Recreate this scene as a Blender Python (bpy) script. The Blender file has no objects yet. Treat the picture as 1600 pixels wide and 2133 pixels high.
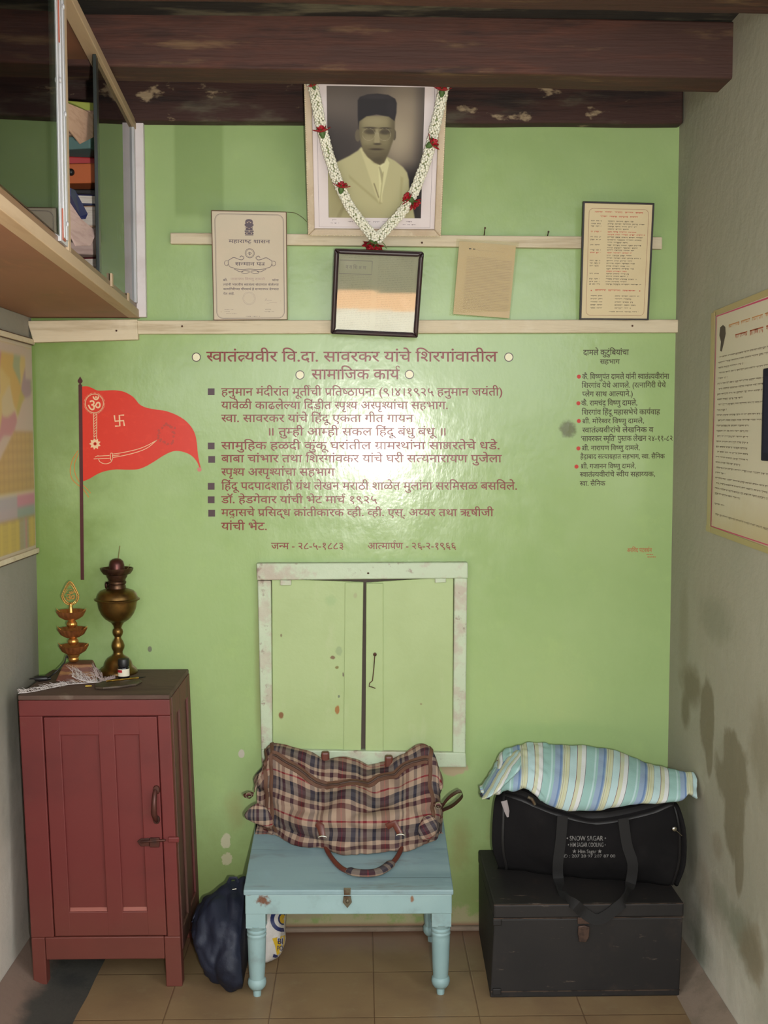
import bpy, bmesh, math, random
import numpy as np
from mathutils import Vector, Matrix, noise
random.seed(7)
sc = bpy.context.scene
COL = sc.collection
# ------------------------------------------------------------------ camera
F_PX, EYE = 2300.0, 1.65
VPX, VPY, CX, CY = 753.0, 906.0, 800.0, 1066.5
_y = np.array([(VPX-CX)/F_PX, -(VPY-CY)/F_PX, -1.0]); _y /= np.linalg.norm(_y)
_z = np.array([0.0, -_y[2], _y[1]]); _z /= np.linalg.norm(_z)
_x = np.cross(_y, _z)
def ray(px, py):
    c = np.array([(px-CX)/F_PX, -(py-CY)/F_PX, -1.0])
    return np.array([_x@c, _y@c, _z@c])
_r = ray(753, 1937)
DIST = -EYE/_r[2]*_r[1]
def onY(px, py, Y=0.0):
    r = ray(px, py); t = (Y+DIST)/r[1]; return Vector((r[0]*t, Y, EYE+r[2]*t))
def onZ(px, py, Z=0.0):
    r = ray(px, py); t = (Z-EYE)/r[2]; return Vector((r[0]*t, -DIST+r[1]*t, Z))
def onX(px, py, X):
    r = ray(px, py); t = X/r[0]; return Vector((X, -DIST+r[1]*t, EYE+r[2]*t))
cam = bpy.data.cameras.new('camera'); cam_o = bpy.data.objects.new('camera', cam); COL.objects.link(cam_o)
cam.sensor_fit = 'AUTO'; cam.sensor_width = 36; cam.lens = F_PX/2133*36; cam.clip_start = .02
R3 = Matrix((_x, _y, _z))
cam_o.matrix_world = Matrix.Translation((0, -DIST, EYE)) @ R3.to_4x4()
sc.camera = cam_o
# ------------------------------------------------------------------ light
sc.view_settings.view_transform = 'Standard'; sc.view_settings.look = 'None'
sc.view_settings.gamma = 1; sc.view_settings.use_curve_mapping = False
sc.view_settings.exposure = 0.0
wd = bpy.data.worlds.new('daylight'); sc.world = wd; wd.use_nodes = True
wd.node_tree.nodes['Background'].inputs[0].default_value = (.93, .97, 1.0, 1)
wd.node_tree.nodes['Background'].inputs[1].default_value = 3.9
fl = bpy.data.lights.new('camera_flash', 'SPOT'); flo = bpy.data.objects.new('camera_flash', fl); COL.objects.link(flo)
fl.energy = 225; fl.color = (1.0, .98, .93); fl.shadow_soft_size = .018; fl.spot_size = math.radians(88); fl.spot_blend = 1.0
flo.location = (.10, -DIST+.0, EYE-.075)
flo.rotation_euler = (math.radians(90), 0, math.radians(.5))
su = bpy.data.lights.new('sun', 'SUN'); suo = bpy.data.objects.new('sun', su); COL.objects.link(suo)
su.energy = 30; su.angle = .01; su.color = (1, .93, .82)
suo.rotation_euler = (math.radians(-5), 0, 0)      # comes over the roof of the house and lights the yard behind the camera
# ------------------------------------------------------------------ helpers
def lin(c):
    return tuple(((v/255)/12.92 if v/255 <= .04045 else ((v/255+.055)/1.055)**2.4) for v in c[:3]) + (1.0,)
class NT:
    def __init__(s, name):
        s.m = bpy.data.materials.new(name); s.m.use_nodes = True; s.t = s.m.node_tree; s.n = s.t.nodes
        s.b = s.n['Principled BSDF']; s.co = None
    def new(s, kind, **kw):
        n = s.n.new('ShaderNode'+kind)
        for k, v in kw.items(): setattr(n, k, v)
        return n
    def link(s, a, b): s.t.links.new(a, b)
    def coord(s, which='Object'):
        if s.co is None: s.co = s.new('TexCoord')
        return s.co.outputs[which]
    def math(s, op, a, b=None, c=None, clamp=False):
        n = s.new('Math', operation=op); n.use_clamp = clamp
        for i, v in enumerate((a, b, c)):
            if v is None: continue
            if isinstance(v, (int, float)): n.inputs[i].default_value = v
            else: s.link(v, n.inputs[i])
        return n.outputs[0]
    def noise(s, vec, scale, detail=4, rough=.55, stretch=None, dist=0):
        if stretch:
            mp = s.new('Mapping'); mp.inputs['Scale'].default_value = stretch; s.link(vec, mp.inputs[0]); vec = mp.outputs[0]
        n = s.new('TexNoise'); s.link(vec, n.inputs['Vector'])
        n.inputs['Scale'].default_value = scale; n.inputs['Detail'].default_value = detail
        n.inputs['Roughness'].default_value = rough; n.inputs['Distortion'].default_value = dist
        return n.outputs[0]
    def remap(s, v, lo, hi, a=0., b=1.):
        n = s.new('MapRange'); n.interpolation_type = 'SMOOTHSTEP'; s.link(v, n.inputs[0])
        for i, q in zip((1, 2, 3, 4), (lo, hi, a, b)): n.inputs[i].default_value = q
        return n.outputs[0]
    def mix(s, fac, a, b):
        n = s.new('Mix', data_type='RGBA')
        if isinstance(fac, (int, float)): n.inputs[0].default_value = fac
        else: s.link(fac, n.inputs[0])
        for i, v in ((6, a), (7, b)):
            if isinstance(v, tuple): n.inputs[i].default_value = v
            else: s.link(v, n.inputs[i])
        return n.outputs[2]
    def ramp(s, fac, stops, interp='CONSTANT'):
        n = s.new('ValToRGB'); n.color_ramp.interpolation = interp; e = n.color_ramp.elements
        while len(e) > 1: e.remove(e[-1])
        e[0].position = stops[0][0]; e[0].color = lin(stops[0][1])
        for p, c in stops[1:]:
            q = e.new(p); q.color = lin(c)
        s.link(fac, n.inputs[0]); return n.outputs[0]
    def axes(s, vec):
        n = s.new('SeparateXYZ'); s.link(vec, n.inputs[0]); return n.outputs
    def bump(s, h, strength=.3, dist=.01):
        n = s.new('Bump'); n.inputs['Strength'].default_value = strength; n.inputs['Distance'].default_value = dist
        s.link(h, n.inputs['Height']); s.link(n.outputs[0], s.b.inputs['Normal'])
    def out(s, col, rough=.6, metal=0., spec=.5, coat=0.):
        if isinstance(col, tuple): s.b.inputs['Base Color'].default_value = col
        else: s.link(col, s.b.inputs['Base Color'])
        if isinstance(rough, (int, float)): s.b.inputs['Roughness'].default_value = rough
        else: s.link(rough, s.b.inputs['Roughness'])
        s.b.inputs['Metallic'].default_value = metal; s.b.inputs['Specular IOR Level'].default_value = spec
        s.b.inputs['Coat Weight'].default_value = coat
        return s.m
def M(name, col, rough=.6, metal=0., layers=(), bump=None, spec=.5, coat=0., which='Object'):
    """layers: ('n', colour, scale, lo, hi, max, stretch) noise patches | ('g', colour, axis, z0, z1, max, noise scale) gradient edge of dirt
       | ('b', colour, centre, radii, soft, max, wobble) a stain with its own outline"""
    t = NT(name); vec = t.coord(which); c = lin(col)
    for L in layers:
        if L[0] == 'n':
            f = t.remap(t.noise(vec, L[2], 5, .6, L[6] if len(L) > 6 else None), L[3], L[4], 0, L[5])
        elif L[0] == 'g':
            a = t.axes(vec)[L[2]]
            a = t.math('ADD', a, t.math('MULTIPLY', t.math('SUBTRACT', t.noise(vec, L[6], 5, .62), .5), L[7] if len(L) > 7 else .3))
            f = t.remap(a, L[3], L[4], 0, L[5])
        else:
            mp = t.new('Mapping', vector_type='TEXTURE'); mp.inputs['Location'].default_value = L[2]; mp.inputs['Scale'].default_value = L[3]
            t.link(vec, mp.inputs[0])
            ln = t.new('VectorMath', operation='LENGTH'); t.link(mp.outputs[0], ln.inputs[0])
            d = t.math('ADD', ln.outputs['Value'], t.math('MULTIPLY', t.math('SUBTRACT', t.noise(vec, L[7] if len(L) > 7 else 12, 4, .6), .5), L[6]))
            f = t.remap(d, 1.0-L[4], 1.0, L[5], 0)
        c = t.mix(f, c, lin(L[1]))
    if bump: t.bump(t.noise(vec, bump[0], 6, .6, bump[3] if len(bump) > 3 else None), bump[1], bump[2] if len(bump) > 2 else .004)
    return t.out(c, rough, metal, spec, coat)
class MB:
    def __init__(s): s.v = []; s.f = []; s.uv = {}
    def add(s, vs, fs, uvs=None):
        b = len(s.v); s.v += [tuple(v) for v in vs]
        s.f += [tuple(i+b for i in f) for f in fs]
        if uvs:
            for i, u in enumerate(uvs): s.uv[b+i] = u
        return s
    def box(s, a, b):
        (x0, y0, z0), (x1, y1, z1) = a, b
        return s.hexa([(x0,y0,z0),(x1,y0,z0),(x1,y1,z0),(x0,y1,z0),(x0,y0,z1),(x1,y0,z1),(x1,y1,z1),(x0,y1,z1)])
    def hexa(s, p):
        return s.add(p, [(3,2,1,0),(4,5,6,7),(0,1,5,4),(1,2,6,5),(2,3,7,6),(3,0,4,7)])
    def slab(s, pts, n):          # polygon given an even thickness along vector n
        k = len(pts); n = Vector(n); a = [Vector(p) for p in pts]; b = [p+n for p in a]
        return s.add(a+b, [tuple(range(k))[::-1], tuple(range(k, 2*k))]+[(i,(i+1)%k,(i+1)%k+k,i+k) for i in range(k)])
    def lathe(s, prof, c, seg=32, wave=None):
        vs = []; n = len(prof)
        for i in range(seg):
            a = 2*math.pi*i/seg
            for j, (r, z) in enumerate(prof):
                rr = r*(1+(wave(a, j) if wave else 0))
                vs.append((c[0]+rr*math.cos(a), c[1]+rr*math.sin(a), c[2]+z))
        fs = [(i*n+j, ((i+1)%seg)*n+j, ((i+1)%seg)*n+j+1, i*n+j+1) for i in range(seg) for j in range(n-1)]
        fs += [tuple(i*n for i in range(seg))[::-1], tuple(i*n+n-1 for i in range(seg))]
        return s.add(vs, fs)
    def tube(s, pts, r, seg=8, flat=None, closed=False):
        pts = [Vector(p) for p in pts]; n = len(pts); vs = []; up = None
        for i, p in enumerate(pts):
            d = (pts[(i+1) % n]-pts[i-1]) if closed else (pts[min(i+1, n-1)]-pts[max(i-1, 0)])
            d = d.normalized() if d.length > 1e-9 else Vector((0, 0, 1))
            if flat: w = Vector(flat).cross(d); w = w if w.length > 1e-6 else d.orthogonal()
            else:
                w = d.orthogonal() if up is None else (up - d*up.dot(d))
            w = w.normalized(); up = w; q = d.cross(w)
            rr = r[i] if isinstance(r, (list, tuple)) else r
            for k in range(seg):
                a = 2*math.pi*k/seg; vs.append(p + w*math.cos(a)*rr + q*math.sin(a)*rr*(.3 if flat else 1))
        m = n if closed else n-1
        fs = [(i*seg+k, i*seg+(k+1)%seg, ((i+1)%n)*seg+(k+1)%seg, ((i+1)%n)*seg+k) for i in range(m) for k in range(seg)]
        if not closed: fs += [tuple(range(seg))[::-1], tuple(range((n-1)*seg, n*seg))]
        return s.add(vs, fs)
    def ball(s, c, r, seg=12, ring=8, sc3=(1,1,1)):
        vs = [(c[0], c[1], c[2]+r*sc3[2])]
        for j in range(1, ring):
            t = math.pi*j/ring
            for i in range(seg):
                a = 2*math.pi*i/seg
                vs.append((c[0]+r*sc3[0]*math.sin(t)*math.cos(a), c[1]+r*sc3[1]*math.sin(t)*math.sin(a), c[2]+r*sc3[2]*math.cos(t)))
        vs.append((c[0], c[1], c[2]-r*sc3[2])); e = len(vs)-1
        fs = [(0, 1+i, 1+(i+1)%seg) for i in range(seg)]
        fs += [(1+j*seg+i, 1+(j+1)*seg+i, 1+(j+1)*seg+(i+1)%seg, 1+j*seg+(i+1)%seg) for j in range(ring-2) for i in range(seg)]
        fs += [(e, 1+(ring-2)*seg+(i+1)%seg, 1+(ring-2)*seg+i) for i in range(seg)]
        return s.add(vs, fs)
    def grid(s, P, UV=None, cap=False):
        a, b = len(P), len(P[0]); vs = [p for row in P for p in row]
        fs = [(i*b+j, i*b+j+1, (i+1)*b+j+1, (i+1)*b+j) for i in range(a-1) for j in range(b-1)]
        uvs = [u for row in UV for u in row] if UV is not None else None
        return s.add(vs, fs, uvs)
    def build(s, name, mat, parent=None, smooth=None, bevel=0, loc=None, weld=False):
        L = Vector(loc) if loc is not None else Vector((0,0,0))
        base = Vector((0,0,0)); q = parent
        while q is not None: base += q.location; q = q.parent
        me = bpy.data.meshes.new(name)
        me.from_pydata([tuple(Vector(v)-base-L) for v in s.v], [], s.f)
        if s.uv:
            ul = me.uv_layers.new(name='UVMap')
            for l in me.loops: ul.data[l.index].uv = s.uv.get(l.vertex_index, (0, 0))
        bm = bmesh.new(); bm.from_mesh(me)
        if weld: bmesh.ops.remove_doubles(bm, verts=bm.verts, dist=1e-5)
        if len(bm.faces) < 60000: bmesh.ops.recalc_face_normals(bm, faces=bm.faces)
        bm.to_mesh(me); bm.free()
        o = bpy.data.objects.new(name, me); COL.objects.link(o); o.location = L
        if parent is not None: o.parent = parent
        if mat: me.materials.append(mat)
        if smooth is not None:
            me.shade_smooth()
            if smooth < 180: me.set_sharp_from_angle(angle=math.radians(smooth))
        if bevel:
            md = o.modifiers.new('bevel', 'BEVEL'); md.width = bevel; md.segments = 2; md.limit_method = 'ANGLE'; md.angle_limit = math.radians(40)
        return o
def thing(name, label, cat, loc, group=None):
    o = bpy.data.objects.new(name, None); COL.objects.link(o); o.location = loc; o.empty_display_size = .05
    return tag(o, label, cat, group)
def tag(o, label, cat, group=None):
    o['label'] = label; o['category'] = cat
    if group: o['group'] = group
    return o
def struct(o): o['kind'] = 'structure'; return o
def lab(o, text): o['label'] = text; return o
def cr(pts, n):
    """Catmull-Rom through points (numpy), n samples"""
    P = np.array([list(p) for p in pts], float); m = len(P)
    Q = np.vstack([2*P[0]-P[1], P, 2*P[-1]-P[-2]]); out = []
    for t in np.linspace(0, m-1, n):
        i = min(int(t), m-2); f = t-i; a, b, c, d = Q[i], Q[i+1], Q[i+2], Q[i+3]
        out.append(.5*((2*b)+(-a+c)*f+(2*a-5*b+4*c-d)*f*f+(-a+3*b-3*c+d)*f**3))
    return np.array(out)
def loft(stations, nu, nv, disp=None):
    """stations: list of profiles, each a list of 3-D points; smooth grid through them"""
    rows = [cr(st, nv) for st in stations]
    G = np.stack([cr([r[j] for r in rows], nu) for j in range(nv)], 1)      # nu x nv x 3
    du = np.gradient(G, axis=0); dv = np.gradient(G, axis=1)
    U = np.cumsum(np.linalg.norm(du, axis=2), 0); V = np.cumsum(np.linalg.norm(dv, axis=2), 1)
    U = np.repeat(U.mean(1, keepdims=True), nv, 1)
    V = V - V[:, nv//2:nv//2+1]
    if disp:
        N = np.cross(du, dv); N /= (np.linalg.norm(N, axis=2, keepdims=True)+1e-9)
        ctr = G.mean((0, 1)); sgn = np.sign((N*(G-ctr)).sum(2)); s = 1 if sgn.mean() > 0 else -1
        D = np.array([[disp(G[i, j], U[i, j], V[i, j], i/(nu-1), j/(nv-1)) for j in range(nv)] for i in range(nu)])
        G = G + N*s*D[:, :, None]
    return G, np.stack([U, V], 2)
def loft_mb(G, UV, caps=True, close=True):
    mb = MB(); nu, nv = G.shape[:2]; mb.grid([list(map(tuple, r)) for r in G], [list(map(tuple, r)) for r in UV])
    if close:
        mb.f += [(i*nv, (i+1)*nv, (i+1)*nv+nv-1, i*nv+nv-1) for i in range(nu-1)]
    if caps:
        mb.f += [tuple(range(nv)), tuple(range((nu-1)*nv, nu*nv))[::-1]]
    return mb
def nz(p, s): return noise.noise(Vector(p)*s)
# ------------------------------------------------------------------ lettering: glyph outlines of the stock font, put together by hand
_gc = {}
def _mesh2d(txt):
    cu = bpy.data.curves.new('t', 'FONT'); cu.body = txt; cu.size = 1; cu.resolution_u = 3; cu.offset = .009
    o = bpy.data.objects.new('t', cu); COL.objects.link(o)
    dg = bpy.context.evaluated_depsgraph_get(); me = bpy.data.meshes.new_from_object(o.evaluated_get(dg))
    V = [(v.co.x, v.co.y) for v in me.vertices]; Fc = [tuple(p.vertices) for p in me.polygons]
    bpy.data.objects.remove(o); bpy.data.curves.remove(cu); bpy.data.meshes.remove(me)
    return V, Fc
_danda = None
def glyph(ch):
    global _danda
    if ch in _gc: return _gc[ch]
    if _danda is None: _danda = max(x for x, y in _mesh2d('।')[0])
    if ch == ' ': _gc[ch] = ([], [], .26); return _gc[ch]
    V, Fc = _mesh2d(ch)
    if ch == 'ि': adv = glyph('ा')[2]
    elif ch in MARKS: adv = max(x for x, y in _mesh2d('क'+ch+'।')[0]) - max(x for x, y in _mesh2d('क।')[0])
    else: adv = max(x for x, y in _mesh2d(ch+'।')[0]) - _danda
    _gc[ch] = (V, Fc, adv); return _gc[ch]
MARKS = 'ािीुूृेैोौंँःॅॉ्'
BARRED = 'खगघचजझञणतथधनपबभमयलवशषस'
CONS = ''.join(chr(c) for c in range(0x915, 0x93A))
def bar_x(ch):
    V, Fc, adv = glyph(ch); w = max(x for x, y in V)
    xs = [x for x, y in V if abs(y) < .03 and x > .45*w]
    return (min(xs) if xs else w*.7), (max(xs) if xs else w)
def half(ch):
    k = 'half'+ch
    if k in _gc: return _gc[k]
    V, Fc, adv = glyph(ch)
    x0 = bar_x(ch)[0]+.005 if ch in BARRED else adv*.72
    bm = bmesh.new(); vs = [bm.verts.new((x, y, 0)) for x, y in V]
    for f in Fc:
        try: bm.faces.new([vs[i] for i in f])
        except ValueError: pass
    bmesh.ops.bisect_plane(bm, geom=bm.verts[:]+bm.edges[:]+bm.faces[:], plane_co=(x0, 0, 0), plane_no=(1, 0, 0), clear_outer=True)
    bm.verts.ensure_lookup_table(); bm.verts.index_update()
    _gc[k] = ([(v.co.x, v.co.y) for v in bm.verts], [tuple(v.index for v in f.verts) for f in bm.faces], x0); bm.free()
    return _gc[k]
def stroke(pts, w=.075):
    V = []; n = len(pts)
    for i, p in enumerate(pts):
        a = pts[max(i-1, 0)]; b = pts[min(i+1, n-1)]; d = (b[0]-a[0], b[1]-a[1]); l = math.hypot(*d) or 1
        q = (-d[1]/l*w/2, d[0]/l*w/2); V += [(p[0]+q[0], p[1]+q[1]), (p[0]-q[0], p[1]-q[1])]
    return V, [(2*i, 2*i+1, 2*i+3, 2*i+2) for i in range(n-1)]
def letters(txt):
    """returns 2-D vertices, faces and width of a line of lettering"""
    V, Fs = [], []; pen = 0.
    lift = []
    def put(g, x):
        b = len(V); V.extend((a+x, c) for a, c in g[0]); Fs.extend(tuple(i+b for i in f) for f in g[1]); lift.extend([(lift[-1] % 6)+1 if len(g) == 2 else 0]*len(g[0]))
    i = 0
    while i < len(txt):
        ch = txt[i]
        if ch not in CONS:
            g = glyph(ch); put(g, pen); pen += g[2]; i += 1; continue
        cl = [ch]; i += 1
        while i+1 < len(txt) and txt[i] == '्' and txt[i+1] in CONS: cl.append(txt[i+1]); i += 2
        vir = i < len(txt) and txt[i] == '्'
        if vir: i += 1
        mk = ''
        while i < len(txt) and txt[i] in MARKS and txt[i] != '्': mk += txt[i]; i += 1
        reph = len(cl) > 1 and cl[0] == 'र'
        if reph: cl = cl[1:]
        if 'ि' in mk: g = glyph('ि'); put(g, pen); pen += g[2]; mk = mk.replace('ि', '')
        ks = 0
        while ks < len(cl):
            if cl[ks:ks+2] == ['क', 'ष']:                                # ksha has a form of its own
                for st_ in ([(0, .585), (.66, .585)], [(.5, .6), (.5, 0)], [(.16, .58), (.09, .48), (.15, .38), (.29, .37), (.36, .46), (.33, .56)], [(.17, .37), (.07, .26), (.1, .12), (.22, .06), (.33, .13), (.31, .25), (.2, .24)], [(.27, .30), (.4, .31), (.5, .27)]): put(stroke(st_), pen)
                pen += .64; ks += 2; continue
            c = cl[ks]; rak = ks+1 < len(cl) and cl[ks+1] == 'र'; last = ks+1+rak >= len(cl)
            if last or c not in BARRED+'क':
                g = glyph(c)
                if c == 'त' and rak:                                    # tra has a form of its own
                    put(stroke([(0, .585), (.5, .585)]), pen); put(stroke([(.37, .6), (.37, 0)]), pen)
                    put(stroke([(.37, .3), (.22, .33), (.1, .3), (.03, .24)]), pen); put(stroke([(.36, .3), (.1, .04)]), pen)
                    pen += .5
                else:
                    put(g, pen)
                    if rak:
                        if c in BARRED or c == 'क':
                            bx = bar_x(c)[0] if c != 'क' else .36
                            put(stroke([(bx+.03, .24), (bx-.12, .12), (bx-.26, .03)]), pen)
                        else: put(stroke([(g[2]*.5-.16, -.19), (g[2]*.5, -.05), (g[2]*.5+.16, -.19)], .06), pen)
                    if not last: put(glyph('्'), pen+g[2])
                    pen += g[2]
            else:
                g = half(c); put(g, pen); pen += g[2]-.012
                if rak: put(stroke([(-.02, .24), (-.22, .03)]), pen)
            ks += 1+rak
        if vir: put(glyph('्'), pen)
        for m in mk: g = glyph(m); put(g, pen); pen += g[2]
        if reph: put(stroke([(-.13, .63), (-.19, .7), (-.2, .78), (-.13, .86), (-.04, .84), (.0, .76)], .06), pen)
    letters.lift = lift
    return V, Fs, max(pen, .1)
def text_on(mb, txt, place, s0, s1, t_head, t_base, lift=.0):
    """place(s, t) -> 3-D point; headline at t_head, baseline at t_base, line running from s0 to s1"""
    V, Fs, w = letters(txt); k = (t_base-t_head)/.622; L = letters.lift
    p0 = place(s0, t_head); n = -((place(s1, t_head)-p0).cross(place(s0, t_base)-p0)).normalized()      # added strokes lie a hair above the glyph, like a second brush stroke
    mb.add([place(s0+(s1-s0)*x/w, t_base-y*k)+n*(.00025*q) for (x, y), q in zip(V, L)], Fs)
# ------------------------------------------------------------------ room materials
XL, XR, ZC = -1.055, 1.017, 2.775
mt = NT('green_wall_paint'); v = mt.coord()
c = lin((156, 180, 122))
c = mt.mix(mt.remap(mt.noise(v, 2.2, 5, .6), .38, .7, 0, .55), c, lin((142, 168, 108)))
c = mt.mix(mt.remap(mt.noise(v, 9, 5, .7), .5, .75, 0, .35), c, lin((166, 192, 124)))
ax = mt.axes(v)
# a patch of older, duller paint above the upper rail, left of the portrait
bx = mt.math('MULTIPLY', mt.remap(ax[0], -.60, -.585), mt.remap(ax[0], -.43, -.445))
bx = mt.math('MULTIPLY', bx, mt.remap(ax[2], 2.33, 2.36))
c = mt.mix(mt.math('MULTIPLY', bx, .5), c, lin((118, 142, 84)))
# hand grime spreading from the left corner and near the floor
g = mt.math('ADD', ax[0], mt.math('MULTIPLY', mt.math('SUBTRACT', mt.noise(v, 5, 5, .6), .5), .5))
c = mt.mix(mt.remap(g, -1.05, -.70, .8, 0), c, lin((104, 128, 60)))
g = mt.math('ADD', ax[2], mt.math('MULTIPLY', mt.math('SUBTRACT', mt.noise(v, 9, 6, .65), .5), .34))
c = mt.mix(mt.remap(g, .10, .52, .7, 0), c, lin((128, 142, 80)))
# flaked plaster along the foot of the wall
g = mt.math('ADD', ax[2], mt.math('MULTIPLY', mt.math('SUBTRACT', mt.noise(v, 17, 5, .65), .5), .30))
c = mt.mix(mt.remap(g, .03, .085, .75, 0), c, lin((172, 160, 126)))
c = mt.mix(mt.remap(ax[2], .012, .03, .9, 0), c, lin((150, 112, 94)))
def spot(c, px, py, rx, rz, col, soft=.4, mx=1., wob=.9, sc_=20):
    p = onY(px, py)
    mp = mt.new('Mapping', vector_type='TEXTURE'); mp.inputs['Location'].default_value = p; mp.inputs['Scale'].default_value = (rx, 1, rz)
    mt.link(v, mp.inputs[0]); ln = mt.new('VectorMath', operation='LENGTH'); mt.link(mp.outputs[0], ln.inputs[0])
    d = mt.math('ADD', ln.outputs['Value'], mt.math('MULTIPLY', mt.math('SUBTRACT', mt.noise(v, sc_, 4, .6), .5), wob))
    return mt.mix(mt.remap(d, 1-soft, 1, mx, 0), c, lin(col))
for a in ((1183, 893, .034, .034, (98, 102, 66), .5, .9, 1.2, 30), (470, 1752, .018, .03, (196, 190, 160), .2, .9, 1.6, 30), (473, 1790, .02, .022, (190, 184, 150), .2, .9, 1.8, 40),
          (503, 1570, .011, .016, (182, 176, 160), .2, 1, .6, 30), (312, 1352, .008, .011, (112, 112, 96), .3, .9, .5, 40), (490, 1690, .05, .09, (150, 148, 96), .9, .5, 1.2, 14),
          (945, 1600, .05, .03, (176, 156, 128), .3, .9, 1.2, 26), (958, 1760, .05, .14, (140, 136, 84), .9, .6, 1.2, 14), (620, 1905, .12, .02, (158, 146, 116), .5, .8, 1.4, 22),
          (540, 1380, .022, .42, (138, 140, 92), .9, .5, .8, 9), (1040, 1720, .06, .1, (132, 128, 80), .9, .5, 1.2, 14)):
    c = spot(c, *a)
mt.bump(mt.math('ADD', mt.noise(v, 38, 4, .6, (1, 1, .5)), mt.math('MULTIPLY', mt.noise(v, 7, 4, .6), 2.2)), .16, .004)
WALL = mt.out(c, mt.remap(mt.noise(v, 12, 5, .65), .3, .75, .17, .27), 0, .55)
LIME = M('limewash', (176, 166, 146), .85, layers=[('n', (150, 140, 120), 2.5, .42, .68, .6), ('n', (160, 164, 146), 5, .5, .7, .5), ('n', (188, 178, 160), 11, .55, .75, .5)], bump=(22, .5, .006))
def stainwall(name, stains, base=(208, 202, 186)):
    return M(name, base, .85, layers=[('n', (188, 188, 170), 2.2, .42, .66, .7), ('n', (194, 180, 162), 1.6, .5, .72, .5), ('n', (212, 206, 190), 12, .55, .75, .45)]
             + stains, bump=(20, .6, .006))
def st(px, py, ry, rz, col, soft=.5, mx=.95, wob=1., s=9):
    p = onX(px, py, XR); return ('b', col, (p.x, p.y, p.z), (1, ry, rz), soft, mx, wob, s)
RWALL = stainwall('stained_limewash', [
    st(1440, 1425, .16, .085, (104, 84, 52), .7, .95, 1.1, 9), st(1428, 1480, .06, .08, (104, 84, 52), .6, .9, .9, 9), st(1472, 1490, .075, .13, (104, 82, 50), .28, .95, .8, 8), st(1478, 1560, .04, .10, (110, 88, 54), .28, .9, .7, 9),
    st(1525, 1610, .15, .12, (108, 88, 56), .28, .95, 1.1, 8), st(1530, 1700, .09, .16, (110, 90, 58), .28, .95, .9, 8), st(1540, 1790, .04, .12, (110, 90, 58), .28, .9, .7, 9),
    st(1590, 1570, .12, .16, (120, 102, 68), .7, .6, 1.1, 8), st(1500, 1555, .045, .06, (196, 192, 174), .5, .8, .9, 12), st(1495, 1760, .07, .05, (150, 128, 108), .7, .6, 1.2, 10),
    st(1460, 1830, .16, .10, (160, 142, 124), .7, .6, 1.2, 8), st(1540, 1930, .20, .09, (112, 124, 102), .7, .75, 1.5, 9), st(1565, 1985, .12, .10, (128, 104, 68), .6, .75, 1.3, 10),
    st(1460, 1975, .14, .12, (120, 122, 102), .8, .75, 1.3, 10), st(1500, 1870, .1, .07, (150, 156, 136), .7, .7, 1.3, 11),
    st(1490, 1290, .25, .09, (140, 144, 124), .8, .6, 1.3, 9), st(1425, 1300, .08, .2, (150, 142, 116), .8, .6, 1.0, 8),
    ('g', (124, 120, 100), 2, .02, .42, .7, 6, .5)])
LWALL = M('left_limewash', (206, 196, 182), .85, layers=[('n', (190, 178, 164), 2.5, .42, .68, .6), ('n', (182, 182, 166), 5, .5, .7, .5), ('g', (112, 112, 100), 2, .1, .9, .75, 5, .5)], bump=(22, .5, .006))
DARKW = M('old_beam_wood', (66, 41, 34), .75, layers=[('n', (98, 56, 42), 3, .45, .65, .75, (.5, 4, 4)), ('n', (34, 24, 22), 4, .5, .7, .85, (.4, 3, 3)), ('n', (126, 100, 70), 6, .58, .74, .7, (.5, 3, 3))], bump=(14, .5, .006, (.3, 6, 6)))
PLATEW = M('weathered_plate_wood', (60, 36, 30), .8, layers=[('n', (104, 100, 82), 6, .5, .66, .7, (.4, 1, 1.6)), ('n', (30, 20, 19), 5, .5, .68, .9, (.5, 2, 4)), ('n', (166, 146, 116), 20, .59, .68, .85, (.4, 1, .8))], bump=(18, .6, .006, (.4, 5, 5)))
SOOT = M('sooty_boards', (38, 36, 32), .85, layers=[('n', (112, 108, 88), 4, .5, .66, .85, (.6, 2, 1)), ('n', (20, 20, 19), 6, .5, .65, .9, (.5, 3, 1))], bump=(20, .5, .005, (.4, 5, 1)))
RAILW = M('whitewashed_batten', (206, 192, 164), .7, layers=[('n', (170, 152, 122), 7, .5, .72, .7, (.4, 3, 5)), ('n', (150, 124, 92), 24, .62, .75, .6, (.3, 2, 4)), ('n', (222, 212, 190), 5, .55, .7, .5)], bump=(26, .4, .004, (.3, 4, 5)))
# ------------------------------------------------------------------ room shell
wall_back = struct(MB().box((XL-.12, 0, -.05), (XR+.12, .12, ZC+.1)).build('wall_back', WALL))
struct(MB().box((XL-.12, -1.9, -.05), (XL, 0, ZC+.1)).build('wall_left', LWALL))
struct(MB().box((XR, -1.5, -.05), (XR+.12, 0, ZC+.1)).build('wall_right', RWALL))
ft = NT('floor_tiles'); v = ft.coord(); ax = ft.axes(v)
TW, TX, TD, TY = .2985, .0345, .2655, -.2905
u = ft.math('FRACT', ft.math('DIVIDE', ft.math('SUBTRACT', ax[0], TX), TW)); w_ = ft.math('FRACT', ft.math('DIVIDE', ft.math('SUBTRACT', ax[1], TY), TD))
e1 = ft.math('MULTIPLY', ft.math('MINIMUM', u, ft.math('SUBTRACT', 1., u)), TW); e2 = ft.math('MULTIPLY', ft.math('MINIMUM', w_, ft.math('SUBTRACT', 1., w_)), TD)
e2 = ft.math('ADD', e2, ft.math('MULTIPLY', ft.math('GREATER_THAN', ax[1], -.15), .05))
edge = ft.math('MINIMUM', e1, e2)
wn = ft.new('TexWhiteNoise', noise_dimensions='2D'); cb = ft.new('CombineXYZ')
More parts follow.
